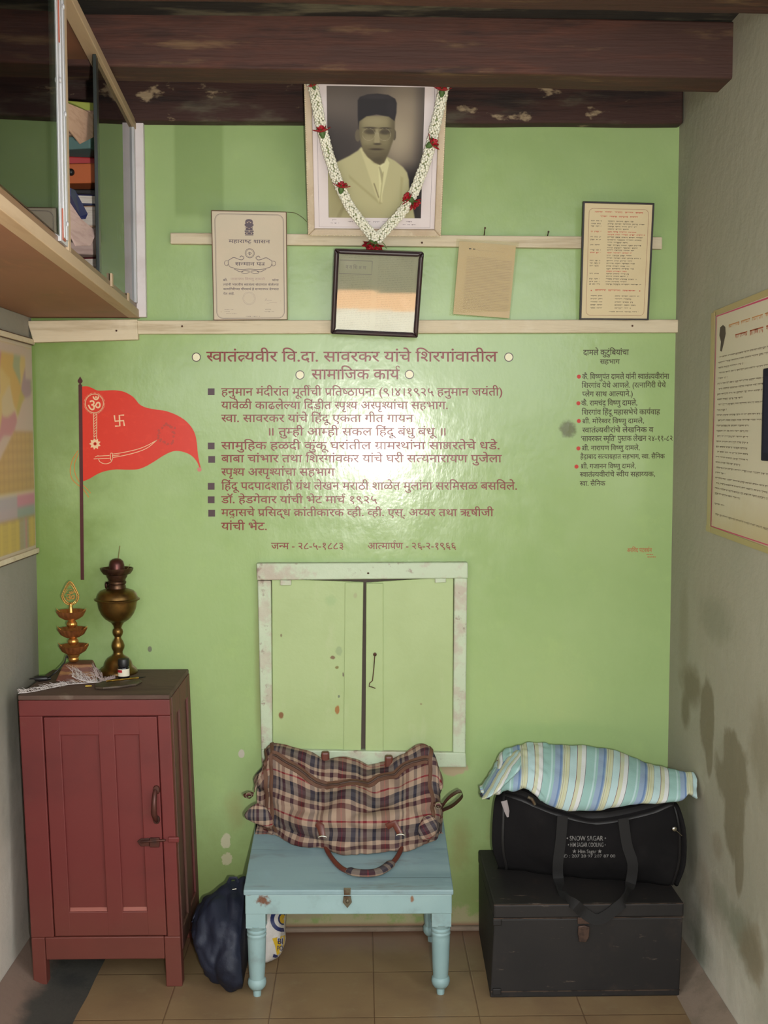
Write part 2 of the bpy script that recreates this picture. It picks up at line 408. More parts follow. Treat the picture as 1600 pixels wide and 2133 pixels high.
ft.link(ft.math('FLOOR', ft.math('DIVIDE', ft.math('SUBTRACT', ax[0], TX), TW)), cb.inputs[0]); ft.link(ft.math('FLOOR', ft.math('DIVIDE', ft.math('SUBTRACT', ax[1], TY), TD)), cb.inputs[1]); ft.link(cb.outputs[0], wn.inputs['Vector'])
c = ft.mix(ft.math('MULTIPLY', wn.outputs['Value'], .35), lin((142, 116, 84)), lin((136, 116, 86)))
c = ft.mix(ft.remap(ft.noise(v, 6, 5, .6), .4, .7, 0, .6), c, lin((120, 96, 72)))
c = ft.mix(ft.remap(ft.noise(v, 16, 5, .65), .52, .75, 0, .5), c, lin((150, 132, 100)))
g = ft.math('ADD', ax[1], ft.math('MULTIPLY', ft.noise(v, 8, 4), .12)); c = ft.mix(ft.remap(g, -.16, .05, 0, .75), c, lin((128, 90, 74)))
c = ft.mix(ft.remap(edge, .0006, .0019, .75, 0), c, lin((78, 50, 32)))
ft.bump(ft.math('ADD', ft.remap(edge, .001, .004), ft.math('MULTIPLY', ft.noise(v, 30, 4), .3)), .3, .003)
floor = struct(MB().box((XL-.12, -4.05, -.08), (XR+.12, .0, 0)).build('floor', ft.out(c, .42, 0, .4)))
CEM = M('dark_cement', (66, 64, 58), .8, layers=[('n', (44, 44, 42), 7, .45, .65, .8), ('n', (96, 92, 80), 26, .6, .75, .6), ('g', (134, 112, 98), 0, -.93, -1.0, .95, 8, .12)], bump=(40, .6, .004))
CEMP = M('pinkish_cement', (140, 122, 106), .85, layers=[('n', (118, 104, 88), 8, .45, .65, .7)], bump=(40, .6, .004))
def strip(name, xs, m):
    mb = MB(); n = 40; P = []
    for i in range(n+1):
        y = -4.2+4.2*i/n; w = .006*nz((xs[0], y*3, 0), 2); P.append([(xs[k]+(w if k == 0 else 0), y, z) for k, z in enumerate((.0008, .004, .012, .06))])
    return lab(mb.grid(P).build(name, m, floor, 180), 'rough cement strip along the foot of the side wall')
strip('cement_strip', (-.81, -.84, XL+.10, XL+.001), CEM)
strip('cement_strip', (.925, .94, XR-.06, XR-.001), CEMP)
lab(MB().box((XL, -.02, 0), (XR, -.0005, .016)).build('cement_fillet', CEMP, floor, None, .006), 'reddish cement line where floor meets green wall')
# ceiling: sooty boards on cross beams
struct(MB().box((XL-.12, -3.83, ZC+.006), (XR+.12, .12, ZC+.10)).build('ceiling', SOOT))
def beam(name, y0, y1, zl, zr, h, mat, x0=XL-.02, x1=XR+.02):
    n = 24; mb = MB()
    for i in range(n):
        pass
    rows = []
    for i in range(n+1):
        x = x0+(x1-x0)*i/n; z = zl+(zr-zl)*i/n; w = .004*nz((x*2, y0*9, zl), 2)
        rows.append([(x, y0, z+w), (x, y0, z+h), (x, y1, z+h), (x, y1, z+w), (x, y0, z+w)])
    mb.grid(rows); mb.f += [(0, 1, 2, 3), (n*5, n*5+3, n*5+2, n*5+1)]
    return struct(mb.build(name, mat, None, 30, .006, weld=True))
beam('ceiling_beam', -.505, -.375, onY(250, 133, -.505).z, onY(1500, 163, -.505).z, .152, DARKW)
beam('ceiling_beam', -.97, -.765, onY(760, 0, -.765).z, onY(1560, 31, -.765).z, .15, DARKW)
beam('ceiling_beam', -1.55, -1.40, 2.66, 2.63, .15, DARKW)
beam('ceiling_beam', -.055, .0, onY(290, 251, -.055).z, onY(1412, 258, -.055).z, .15, PLATEW, XL, XR-.004)
# yard behind the camera, seen only as a reflection
struct(MB().box((-4, -4.05, -.08), (XL-.12, -1.5, 0)).build('floor', bpy.data.materials['floor_tiles'])); struct(MB().box((XR+.12, -4.05, -.08), (4, -1.5, 0)).build('floor', bpy.data.materials['floor_tiles']))
struct(MB().box((-.55, -4.62, -.3), (.6, -4.05, -.001)).build('ground_step', M('pale_cement_step', (196, 194, 186), .8, layers=[('n', (160, 158, 150), 5, .45, .7, .6)])))
struct(MB().box((-4, -5.2, -.3), (4, -4.97, 1.7)).build('added_yard_wall', M('dark_added_wall', (58, 70, 48), .9, layers=[('n', (40, 50, 36), 4, .45, .7, .6)])))  # unseen wall, added and kept dark to end the sunlit strip in the reflection
struct(MB().box((-.55, -4.97, -.3), (.6, -4.62, -.001)).build('ground', M('red_earth_yard', (206, 156, 116), .9, layers=[('n', (186, 132, 92), 5, .4, .7, .6)])))
# ------------------------------------------------------------------ wall rails
def rail(name, corners, thick, label):
    """corners in the photograph: upper left, upper right, lower right, lower left"""
    p = [onY(*q) for q in corners]
    o = MB().slab(p, (0, -thick, 0)).build(name, RAILW, None, None, .003); return lab(struct(o), label)
r1 = rail('trim_1', ((357, 487), (1376, 496), (1376, 521), (357, 510)), .022, 'whitewashed upper rail on green wall below the portrait')
r2 = rail('trim_2', ((288, 669), (1411, 667), (1411, 694), (288, 697)), .024, 'whitewashed lower rail across the green wall')
r3 = rail('trim_3', ((62, 670), (290, 667), (291, 709), (75, 715)), .03, 'wider whitewashed rail under the wall cabinet')
IRON = M('rusty_iron', (92, 60, 44), .6, .5, layers=[('n', (60, 40, 34), 60, .4, .6, .8)])
def nail(parent, px, py, Y, ln=.03, up=.012):
    p = onY(px, py, Y); mb = MB().tube([p+Vector((0, .01, 0)), p+Vector((.0, -ln, up))], .0016, 8).ball(p+Vector((0, -ln, up)), .0032, 8, 5, (1, .4, 1))
    return mb.build('nail', IRON, parent, 60)
for q in ((1009, 492, -.01, .02, .022), (1141, 494, -.01, .015, .014), (879, 506, -.022, .004, 0)): nail(r1, *q)
for q in ((380, 680, -.024, .006, 0), (1317, 679, -.024, .003, 0)): nail(r2, *q)
nail(r3, 243, 689, -.03, .004, 0)
# ------------------------------------------------------------------ shuttered window
WPAINT = M('pale_green_frame_paint', (182, 196, 168), .5, layers=[('n', (176, 164, 148), 9, .5, .62, .9), ('n', (140, 120, 108), 26, .6, .7, .9), ('n', (192, 204, 176), 4, .5, .7, .5)], bump=(24, .5, .005))
def pst(px, py, r1_, r2_, col, mx=.9, wob=1.2): p = onY(px, py, -.012); return ('b', col, (p.x, p.y, p.z), (r1_, 1, r2_), .5, mx, wob, 45)
SHUT = M('pale_green_shutter_paint', (166, 184, 130), .5, layers=[('n', (156, 174, 118), 3, .4, .7, .7), ('n', (178, 188, 144), 14, .55, .75, .45, (1, 1, .3)),
    pst(586, 1490, .010, .014, (120, 66, 26)), pst(703, 1478, .009, .02, (150, 92, 30)), pst(693, 1369, .010, .007, (110, 74, 50)), pst(702, 1390, .008, .006, (116, 104, 44)), pst(706, 1356, .012, .02, (132, 150, 110), .6),
    pst(715, 1405, .004, .012, (104, 92, 72)), pst(706, 1450, .004, .006, (100, 110, 92)), pst(690, 1250, .02, .025, (146, 172, 118), .6), pst(586, 1323, .004, .006, (120, 110, 76)), pst(877, 1466, .005, .004, (130, 116, 78), .7),
    pst(740, 1240, .008, .012, (150, 140, 110), .5)], bump=(18, .3, .004))
win = struct(MB().slab([onY(*q) for q in ((541, 1176), (968, 1174), (966, 1590), (548, 1590))], (0, -.004, 0)).build('window_1', M('shutter_gap', (84, 74, 66), .9)))
def fr(name, q, t, m, y0=0., bev=.004, par=win):
    return MB().slab([onY(*p, 0)+Vector((0, y0, 0)) for p in q], (0, -t, 0)).build(name, m, par, None, bev)
fr('frame_head', ((536, 1171), (973, 1169), (973, 1202), (537, 1206)), .034, WPAINT)
fr('frame_jamb', ((538, 1207), (566, 1207), (569, 1560), (546, 1560)), .03, WPAINT)
fr('frame_jamb', ((945, 1200), (972, 1202), (968, 1566), (942, 1562)), .03, WPAINT)
fr('frame_sill', ((546, 1555), (968, 1562), (970, 1592), (548, 1592)), .036, WPAINT)
sh1 = fr('shutter', ((567, 1204), (757, 1211), (752, 1576), (569, 1566)), .010, SHUT, -.006, .002)
fr('shutter_batten', ((719, 1212), (757, 1212), (752, 1572), (716, 1572)), .005, SHUT, -.016, .0015, sh1)
sh2 = fr('shutter', ((763, 1212), (944, 1200), (942, 1564), (761, 1576)), .010, SHUT, -.006, .002)
fr('shutter_batten', ((763, 1213), (798, 1213), (798, 1576), (761, 1576)), .008, SHUT, -.016, .002, sh2)
for q, s_ in ((((585, 1206), (608, 1206), (608, 1217), (585, 1217)), sh1), (((905, 1203), (928, 1202), (928, 1211), (905, 1212)), sh2)):
    fr('hinge_block', q, .012, WPAINT, -.016, .002, s_)
hk = MB(); p0 = onY(781, 1363, -.026); hk.lathe([(0, -.001), (.006, 0), (.006, .003), (0, .005)], (0, 0, 0), 12); hk.v = [(p0.x+x, p0.y-z, p0.z+y) for x, y, z in hk.v]
hk.tube([onY(781, 1363, -.032), onY(779, 1390, -.030), onY(776, 1418, -.028), onY(770, 1423, -.030), onY(769, 1430, -.034), onY(775, 1431, -.036), onY(782, 1434, -.036)], .0016, 8)
lab(hk.build('hook', IRON, sh2, 60), 'thin iron hook hanging on the right shutter')
p0 = onY(767, 1194, -.034); MB().ball(p0, .004, 10, 6, (1, .4, .8)).build('nail', IRON, win, 60)
# ------------------------------------------------------------------ painted lettering on the green wall
def paint(name, col, rough=.34): return M(name, col, rough, layers=[('n', tuple(min(255, q+14) for q in col), 40, .5, .75, .5)], spec=.38)
RED = paint('red_brown_lettering_paint', (122, 34, 22)); DKT = paint('dark_brown_lettering_paint', (66, 54, 36)); PURP = paint('purple_brown_paint', (70, 44, 50)); CREAM = paint('cream_paint', (226, 220, 186)); ORANGE = paint('signature_paint', (176, 96, 60))
WP = lambda s, t: onY(s, t, -.0009)
def line(txt, x0, x1, h, b, m=RED, slope=0., name='painted_line'):
    mb = MB(); text_on(mb, txt, (lambda s, t: onY(s, t+slope*(s-x0), -.0009)), x0, x1, h, b); return mb.build(name, m, wall_back)
def disc(px, py, r, m, name, Y=-.0009, ry=None):
    mb = MB(); mb.add([onY(px+r*math.cos(a*math.pi/12), py+(ry or r)*math.sin(a*math.pi/12), Y) for a in range(24)], [tuple(range(24))]); return mb.build(name, m, wall_back)
line('स्वातंत्र्यवीर वि.दा. सावरकर यांचे शिरगांवातील', 430, 1036, 733, 753, name='painted_heading')
line('सामाजिक कार्य', 649, 832, 770, 790, name='painted_heading')
for q in ((409, 744), (1060, 744), (625, 781), (853, 780)): disc(q[0], q[1], 9.5, PURP, 'painted_ring', -.0007); disc(q[0], q[1], 7.8, CREAM, 'painted_dot', -.0012)
for a in (('हनुमान मंदीरांत मूर्तीची प्रतिष्ठापना (९।४।१९२५ हनुमान जयंती)', 461, 1048, 809, 824), ('यावेळी काढलेल्या दिंडीत स्पृश्य अस्पृश्यांचा सहभाग.', 461, 934, 837, 852),
          ('स्वा. सावरकर यांचे हिंदू एकता गीत गायन', 461, 861, 864, 879), ('॥ तुम्ही आम्ही सकल हिंदू बंधु बंधू ॥', 555, 931, 892, 907),
          ('सामुहिक हळदी कुंकू घरांतील ग्रामस्थांना साक्षरतेचे धडे.', 461, 1042, 921, 936), ('बाबा चांभार तथा शिरगांवकर यांचे घरी सत्यनारायण पुजेला', 461, 1045, 948, 963),
          ('स्पृश्य अस्पृश्यांचा सहभाग', 461, 697, 976, 991), ('हिंदू पदपादशाही ग्रंथ लेखन मराठी शाळेत मुलांना सरमिसळ बसविले.', 461, 1078, 1005, 1020),
          ('डॉ. हेडगेवार यांची भेट मार्च १९२५', 461, 786, 1034, 1048), ('मद्रासचे प्रसिद्ध क्रांतीकारक व्ही. व्ही. एस्. अय्यर तथा ऋषीजी', 461, 1028, 1061, 1075),
          ('यांची भेट.', 461, 557, 1089, 1104), ('जन्म - २८-५-१८८३', 565, 717, 1131, 1144), ('आत्मार्पण - २६-२-१९६६', 766, 950, 1131, 1144)): line(*a)
for q in ((440, 816), (440, 929), (441, 957), (440, 1013), (440, 1041), (441, 1069)):
    MB().add([onY(q[0]+dx, q[1]+dy, -.0009) for dx, dy in ((-7, -7), (7, -7), (7, 7), (-7, 7))], [(0, 1, 2, 3)]).build('painted_square', PURP, wall_back)
for a in (('दामले कुटुंबियांचा', 1215, 1310, 729, 740), ('सहभाग', 1250, 1291, 749, 758), ('कै. विष्णुपंत दामले यांनी स्वातंत्र्यवीरांना', 1213, 1394, 780, 790), ('शिरगांव येथे आणले. (रत्नागिरी येथे', 1212, 1387, 798, 808),
          ('प्लेग साथ आल्याने.)', 1213, 1319, 816, 826), ('कै. रामचंद्र विष्णु दामले,', 1211, 1328, 835, 845), ('शिरगांव हिंदू महासभेचे कार्यवाह', 1212, 1375, 854, 864), ('श्री. मोरेश्वर विष्णु दामले,', 1213, 1342, 873, 882),
          ('स्वातंत्र्यवीरांचे लेखनिक व', 1213, 1361, 891, 901), ('‘सावरकर स्मृति’ पुस्तक लेखन २४-११-८२', 1210, 1402, 909, 919), ('श्री. नारायण विष्णु दामले,', 1212, 1333, 929, 938),
          ('हैद्राबाद सत्याग्रहात सहभाग, स्वा. सैनिक', 1209, 1385, 947, 956), ('श्री. गजानन विष्णु दामले,', 1210, 1325, 967, 976), ('स्वातंत्र्यवीरांचे स्वीय सहाय्यक,', 1208, 1365, 984, 993), ('स्वा. सैनिक', 1208, 1261, 1003, 1012)):
    line(*a, m=DKT, slope=-.006)
for q in ((1206, 784.5), (1205, 840), (1206, 877), (1205, 934), (1201, 972)): disc(q[0], q[1], 4.2, paint('red_dot_paint', (186, 50, 34)) if q[1] < 800 else bpy.data.materials['red_dot_paint'], 'painted_dot')
line('अरविंद पटवर्धन', 1306, 1358, 1142, 1150, ORANGE, name='painted_signature')
mb = MB()
for x0, x1, y in ((1347, 1360, 1154), (1349, 1367, 1159)):
    x = x0
    while x < x1: w = random.uniform(2, 4); mb.add([WP(x, y), WP(x+w, y+.5), WP(x+w, y+2), WP(x, y+2)], [(0, 1, 2, 3)]); x += w+1
mb.build('painted_signature', ORANGE, wall_back)
# the painted pennant
FLAG = paint('vermilion_flag_paint', (206, 48, 26), .4); POLE = paint('maroon_pole_paint', (74, 34, 34)); PALE = paint('pale_emblem_paint', (226, 190, 150)); GOLDP = paint('cord_paint', (206, 120, 50))
def flagpx(x, y): return (x*.275, 660+y*.275)
pts = [(622, 528), (660, 526), (700, 540), (740, 558), (800, 558), (870, 556), (940, 568), (1000, 600), (1030, 630), (1060, 665), (1110, 688), (1180, 702), (1250, 712), (1330, 740), (1400, 782), (1450, 835), (1478, 890), (1492, 960), (1498, 1030), (1508, 1090), (1520, 1140), (1512, 1142),
       (1490, 1095), (1455, 1055), (1410, 1030), (1350, 1016), (1300, 1022), (1240, 1050), (1170, 1095), (1100, 1135), (1040, 1155), (960, 1158), (880, 1156), (800, 1168), (740, 1190), (680, 1225), (640, 1242), (622, 1243)]
fpx = [flagpx(*p) for p in cr(pts, 140)]
fl_ = MB().add([onY(x, y, -.0009) for x, y in fpx], [tuple(range(len(fpx)))]).build('painted_flag', FLAG, wall_back)
lab(fl_, 'vermilion pennant painted on the green wall with pale emblems')
def fstroke(path, w, m, name, Y=-.0013, par=fl_, smooth=True):
    P = [flagpx(*p) for p in (cr(path, max(12, len(path)*6)) if smooth else path)]; V, Fc = stroke(P, w*.275)
    return MB().add([onY(x, y, Y) for x, y in V], Fc).build(name, m, par)
pl = [(x, y) for x, y in ((594, 515), (622, 515), (637, 1992), (611, 1992))]
MB().add([onY(*flagpx(*p), -.0012) for p in pl], [(0, 1, 2, 3)]).build('pole', POLE, fl_)
tip = cr([(607, 450), (617, 468), (626, 485), (620, 500), (612, 508), (620, 516), (594, 516), (602, 508), (594, 500), (588, 485), (597, 468), (607, 450)], 40)
MB().add([onY(*flagpx(*p), -.0012) for p in tip[:-1]], [tuple(range(len(tip)-1))]).build('pole_tip', POLE, fl_)
mb = MB(); ring = [(715+68*math.cos(a*math.pi/20), 656+70*math.sin(a*math.pi/20)) for a in range(41)]
V, Fc = stroke([flagpx(*p) for p in ring], 1.4); mb.add([onY(x, y, -.0013) for x, y in V], Fc)
for a in range(48):
    t = a*math.pi/24; V, Fc = stroke([flagpx(715+r*math.cos(t), 656+r*1.02*math.sin(t)) for r in (66, 81)], .7); mb.add([onY(x, y, -.0013) for x, y in V], Fc)
V, Fc, w = letters('ॐ'); xs = [x for x, y in V]; ys = [y for x, y in V]
mb.add([onY(*flagpx(665+(x-min(xs))/(max(xs)-min(xs))*98, 708-(y-min(ys))/(max(ys)-min(ys))*108), -.0013) for x, y in V], Fc)
mb.build('om_emblem', PALE, fl_)
mb = MB()
for path in ([(708, 730), (712, 925)], [(733, 730), (732, 925)]): V, Fc = stroke([flagpx(*p) for p in path], 1.4); mb.add([onY(x, y, -.0013) for x, y in V], Fc)
for k in range(9): V, Fc = stroke([flagpx(709, 755+k*20), flagpx(733, 735+k*20)], 1.1); mb.add([onY(x, y, -.0013) for x, y in V], Fc)
star = [(720+(45 if k % 2 else 30)*math.cos(k*math.pi/9), 962+(45 if k % 2 else 30)*math.sin(k*math.pi/9)) for k in range(18)]
mb.add([onY(*flagpx(*p), -.0013) for p in star], [tuple(range(18))]); mb.build('mace_emblem', PALE, fl_)
mb = MB()
for r in (13, 5): mb.add([onY(*flagpx(720+r*math.cos(k*math.pi/5), 962+r*math.sin(k*math.pi/5)), -.0016) for k in range(10)], [tuple(range(10))])
mb.build('mace_detail', FLAG, fl_)
mb = MB()
for yq, path in ((-.0013, [(866, 746), (872, 790), (936, 786), (942, 826)]), (-.0016, [(940, 744), (904, 746), (908, 826), (872, 828)])):
    V, Fc = stroke([flagpx(*p) for p in path], 3.0); mb.add([onY(x, y, yq) for x, y in V], Fc)
mb.build('auspicious_cross_emblem', PALE, fl_)
mb = MB()
for path in ([(850, 1040), (930, 1028), (1040, 1003), (1120, 972), (1188, 934)], [(850, 1066), (930, 1052), (1040, 1024), (1120, 990), (1186, 936)], [(740, 1055), (830, 1050)], [(740, 1075), (832, 1072)], [(710, 1076), (745, 1074)], [(720, 1062), (745, 1050)], [(835, 1035), (852, 1035), (850, 1085), (838, 1080), (836, 1040)], [(745, 1075), (760, 1100), (800, 1114), (840, 1100), (848, 1080)], [(855, 1052), (905, 1046)]):
    V, Fc = stroke([flagpx(*p) for p in cr(path, 16)], 1.3); mb.add([onY(x, y, -.0013) for x, y in V], Fc)
mb.build('sword_emblem', PALE, fl_)
for path in ([(592, 1012), (550, 1080), (532, 1160), (545, 1225), (580, 1265), (625, 1300), (655, 1340), (672, 1366)], [(594, 1035), (566, 1110), (568, 1180), (595, 1240), (640, 1285), (670, 1315), (686, 1335)]):
    fstroke(path, 5, GOLDP, 'tie_cord', -.001)
disc(415.5, 978, 4.6, paint('tassel_paint', (196, 120, 108)), 'flag_tassel', -.0013)
SM = M('flaked_paint_smear', (176, 52, 34), .5)
mb = MB()
for k in range(22):
    a = k/22*6.28; x, y = 1262+62*math.cos(a)+random.uniform(-12, 12), 890+72*math.sin(a)+random.uniform(-12, 12)
    n = 7; mb.add([onY(*flagpx(x+random.uniform(5, 14)*math.cos(i*6.28/n), y+random.uniform(5, 16)*math.sin(i*6.28/n)), -.0013-k*.00004) for i in range(n)], [tuple(range(n))])
mb.build('paint_smear', SM, fl_)
# ------------------------------------------------------------------ red cupboard
CRED = M('dull_red_enamel', (106, 38, 36), .55, layers=[('n', (88, 32, 31), 3, .42, .68, .7), ('n', (108, 58, 48), 18, .6, .78, .4), ('g', (112, 66, 50), 2, .42, .05, .5, 8, .2)], bump=(40, .15, .002))
CTOP = M('dusty_cupboard_top', (92, 70, 58), .75, layers=[('n', (70, 48, 40), 8, .45, .65, .7, (.4, 2, 1)), ('n', (128, 112, 98), 12, .58, .74, .6)], bump=(30, .4, .003))
CSIDE = M('worn_red_enamel', (104, 52, 48), .6, layers=[('n', (84, 60, 48), 5, .45, .62, .8, (1, 2, .25)), ('n', (70, 46, 40), 14, .55, .7, .6, (1, 3, .2))], bump=(30, .3, .003, (1, 3, .3)))
CDARK = M('painted_gap_shade', (30, 18, 16), .9)
ZT = .887; YF, YB = -.37, -.008
cup = thing('cupboard', 'dull red wooden cupboard with one panelled door standing in the left corner', 'cupboard', (-.77, -.19, 0))
def cx(x, z): return x + .027*(ZT-z)/ZT          # the whole carcass leans a little
def cbox(mb, x0, x1, y0, y1, z0, z1):
    return mb.hexa([(cx(x0,z0),y0,z0),(cx(x1,z0),y0,z0),(cx(x1,z0),y1,z0),(cx(x0,z0),y1,z0),(cx(x0,z1),y0,z1),(cx(x1,z1),y0,z1),(cx(x1,z1),y1,z1),(cx(x0,z1),y1,z1)])
CX0, CX1 = -1.009, -.566
mb = MB(); cbox(mb, CX0+.006, CX1-.006, YF+.018, YB, .10, ZT-.014); mb.build('carcass', CSIDE, cup, None, .002)
mb = MB(); cbox(mb, CX0, CX1, YF, YB, ZT-.014, ZT); mb.build('top', CTOP, cup, None, .003)
mb = MB(); cbox(mb, CX0, CX1, YF, YF+.03, ZT-.062, ZT-.0145); mb.build('top_rail', CRED, cup, None, .003)
mb = MB(); cbox(mb, CX0+.041, CX1-.049, YF+.001, YF+.03, .086, .155); mb.build('bottom_rail', CRED, cup, None, .003)
for nm, x0, x1, y0, y1, z0 in (('leg', CX0, CX0+.040, YF, YF+.04, .155), ('leg', CX1-.048, CX1, YF, YF+.04, .155), ('leg', CX0, CX0+.04, YB-.04, YB, .10), ('leg', CX1-.04, CX1, YB-.04, YB, .10)):
    mb = MB(); cbox(mb, x0, x1, y0, y1, 0, z0); mb.build(nm, CRED, cup, None, .003)
for x0, x1 in ((CX0, CX0+.068), (CX1-.038, CX1)):
    mb = MB(); cbox(mb, x0, x1, YF, YF+.03, .155, ZT-.062); mb.build('stile', CRED, cup, None, .003)
mb = MB()                                            # framed side with two sunk bays
for y0, y1 in ((YF+.0325, YF+.06), (YF+.155, YF+.20), (YB-.05, YB)): cbox(mb, CX1-.006, CX1+.002, y0, y1, .1, ZT-.014)
cbox(mb, CX1-.006, CX1+.0015, YF+.033, YB, ZT-.08, ZT-.0145); cbox(mb, CX1-.006, CX1+.0015, YF+.042, YB, .1, .16)
mb.build('side_frame', CSIDE, cup, None, .002)
mb = MB(); cbox(mb, CX0+.06, CX1-.03, YF+.0166, YF+.0176, .15, ZT-.06); mb.build('door_gap_shade_sheet', CDARK, cup)  # near-black sheet, painted shade for the gap round the door
DX0, DX1, DZ0, DZ1 = CX0+.070, CX1-.0405, .157, ZT-.0655
mb = MB(); cbox(mb, DX0, DX1, YF+.012, YF+.016, DZ0, DZ1)
door = mb.build('door', CRED, cup, None, .002)
mb = MB(); w = DX1-DX0
for a, b in ((DX0, DX0+.048), (DX0+.158, DX0+.206), (DX1-.056, DX1)): cbox(mb, a, b, YF+.003, YF+.012, DZ0, DZ1)
for a, b in ((DZ0, DZ0+.075), (DZ1-.055, DZ1)): cbox(mb, DX0+.002, DX1-.002, YF+.0034, YF+.012, a, b)
mb.build('door_frame', CRED, door, None, .003)
mb = MB()
for a, b in ((DX0+.048, DX0+.158), (DX0+.206, DX1-.056)): mb.hexa([(cx(a, .23), YF+.004, .226), (cx(b, .23), YF+.004, .226), (cx(b, .23), YF+.012, .226), (cx(a, .23), YF+.012, .226), (cx(a, .24), YF+.0115, .242), (cx(b, .24), YF+.0115, .242), (cx(b, .24), YF+.0125, .242), (cx(a, .24), YF+.0125, .242)])
mb.build('panel_bead', M('pink_worn_edge', (150, 84, 72), .6), door)
BRONZE = M('dark_worn_metal', (84, 46, 38), .45, .4, layers=[('n', (52, 36, 32), 30, .45, .65, .7)])
A = lambda px, py, o=0.: onY(px, py, YF+.003-o)
mb = MB(); mb.tube([A(324, 1645), A(322, 1655, .012), A(321, 1675, .02), A(321, 1695, .02), A(324, 1706, .013), A(327, 1710)], [.006, .007, .008, .009, .007, .006], 10)
for py in (1645, 1707): mb.lathe([(0, 0), (.011, 0), (.009, .004), (0, .005)], (0, 0, 0), 12); k = 12*4; c0 = A(326, py); mb.v[-k:] = [(c0.x+x, c0.y-z, c0.z+y*1.3) for x, y, z in mb.v[-k:]]
lab(mb.build('handle', BRONZE, door, 50), 'dark bow handle')
mb = MB(); mb.slab([A(*q) for q in ((286, 1752), (294, 1746), (312, 1745), (312, 1762), (294, 1763))], (0, -.004, 0)); mb.slab([A(*q) for q in ((313, 1744), (333, 1744), (333, 1763), (313, 1763))], (0, -.009, 0))
mb.tube([A(292, 1754, .007), A(345, 1750, .007)], .004, 8); lab(mb.build('bolt', BRONZE, door, 40, .0015), 'sliding door bolt')
MB().slab([onY(*q, YF) for q in ((351, 1742), (374, 1742), (374, 1753), (351, 1753))], (0, -.010, 0)).build('bolt_keeper', CRED, cup, None, .003)
# ------------------------------------------------------------------ things on the cupboard
BRASS = M('tarnished_brass', (128, 98, 50), .36, .9, layers=[('n', (84, 62, 36), 14, .4, .68, .8), ('n', (150, 116, 60), 30, .55, .75, .4)], bump=(60, .12, .002))
BRASSD = M('dark_tarnished_brass', (92, 68, 48), .42, .85, layers=[('n', (62, 40, 36), 20, .4, .65, .8)], bump=(60, .15, .002))
COPPER = M('dark_copper_dome', (88, 50, 44), .4, .7, layers=[('n', (60, 34, 34), 20, .4, .65, .8)])
LX, LY = onZ(247, 1402, ZT).x, -.066
S_ = (DIST+LY)/F_PX*1.0
def zpx(py, Y): return onY(247, py, Y).z
lamp = thing('oil_lamp', 'tall tarnished brass pedestal oil lamp without its chimney on the red cupboard', 'lamp', (LX, LY, ZT))
def prof(rows, Y, px0):        # rows: (half width in px, py) -> radius, height above cupboard top
    return [(hw*(DIST+Y)/F_PX, max(0., onY(px0, py, Y).z-ZT)) for hw, py in rows]
P = lambda rows: prof(rows, LY, 247)
lc = (LX, LY, ZT)
MB().lathe([(0, 0)]+P([(39, 1404), (40, 1400), (39, 1396), (35, 1391), (30, 1388), (27, 1378), (22, 1371), (14, 1366), (10, 1362), (9.5, 1357), (13, 1349), (13.5, 1344), (11, 1336), (7, 1330), (6.5, 1326)])+[(0, onY(247, 1326, LY).z-ZT)], lc, 40).build('base', BRASS, lamp, 50)
MB().lathe([(0, onY(247, 1326, LY).z-ZT)]+P([(7, 1326), (10, 1321), (11, 1316), (10, 1311), (7.5, 1308), (9, 1303), (13, 1297), (18, 1293)])+[(0, onY(247, 1293, LY).z-ZT)], lc, 40).build('stem', BRASS, lamp, 50)
MB().lathe([(0, onY(247, 1294, LY).z-ZT)]+P([(18, 1294), (26, 1288), (33, 1279), (38, 1267), (40, 1255), (41, 1251), (46, 1249.5), (46.5, 1247.5), (42, 1245.5), (41, 1242), (39, 1236), (34, 1231), (26, 1228), (17, 1225)])+[(0, onY(247, 1225, LY).z-ZT)], lc, 48).build('font', BRASS, lamp, 40)
MB().lathe([(0, onY(247, 1226, LY).z-ZT)]+P([(18, 1226), (18, 1220), (16.5, 1217), (19, 1215), (19, 1211), (17, 1209), (18.5, 1205), (21, 1201), (22, 1196)])+[(0, onY(247, 1196, LY).z-ZT)], lc, 36).build('burner_collar', BRASSD, lamp, 40)
MB().lathe([(0, onY(247, 1197, LY).z-ZT)]+P([(22, 1197), (28, 1195), (32, 1188), (33, 1183), (31, 1183), (28, 1189), (20, 1190)])+[(0, onY(247, 1190, LY).z-ZT)], lc, 40, lambda a, j: .03*math.sin(12*a) if 3 <= j <= 5 else 0).build('gallery_cup', BRASSD, lamp, 40)
MB().lathe([(0, onY(247, 1191, LY).z-ZT)]+P([(17, 1191), (16, 1183), (15.5, 1176), (13.5, 1169), (9, 1165), (4, 1163.5)])+[(0, onY(247, 1163.4, LY).z-ZT)], lc, 32).build('flame_dome', COPPER, lamp, 60)
kp = onY(222, 1219, LY-.005); mb = MB().lathe([(0, -.003), (.010, -.003), (.0115, 0), (.010, .003), (0, .003)], (0, 0, 0), 18, lambda a, j: .06*math.sin(14*a)); mb.v = [(kp.x+z, kp.y+x, kp.z+y) for x, y, z in mb.v]
mb.tube([kp, kp+Vector((.022, .003, 0))], .002, 8); mb.build('wick_knob', BRASSD, lamp, 40)
STICK = M('incense_stick_brown', (120, 104, 60), .8)
dz = onY(246, 1165, LY); tag(MB().tube([onY(246, 1166, LY), onY(250, 1137, LY)], .0012, 6).build('incense_stick', STICK, None, None, 0, dz), 'thin incense stick standing upright in top of the brass oil lamp', 'incense', 'incense sticks in the oil lamp')
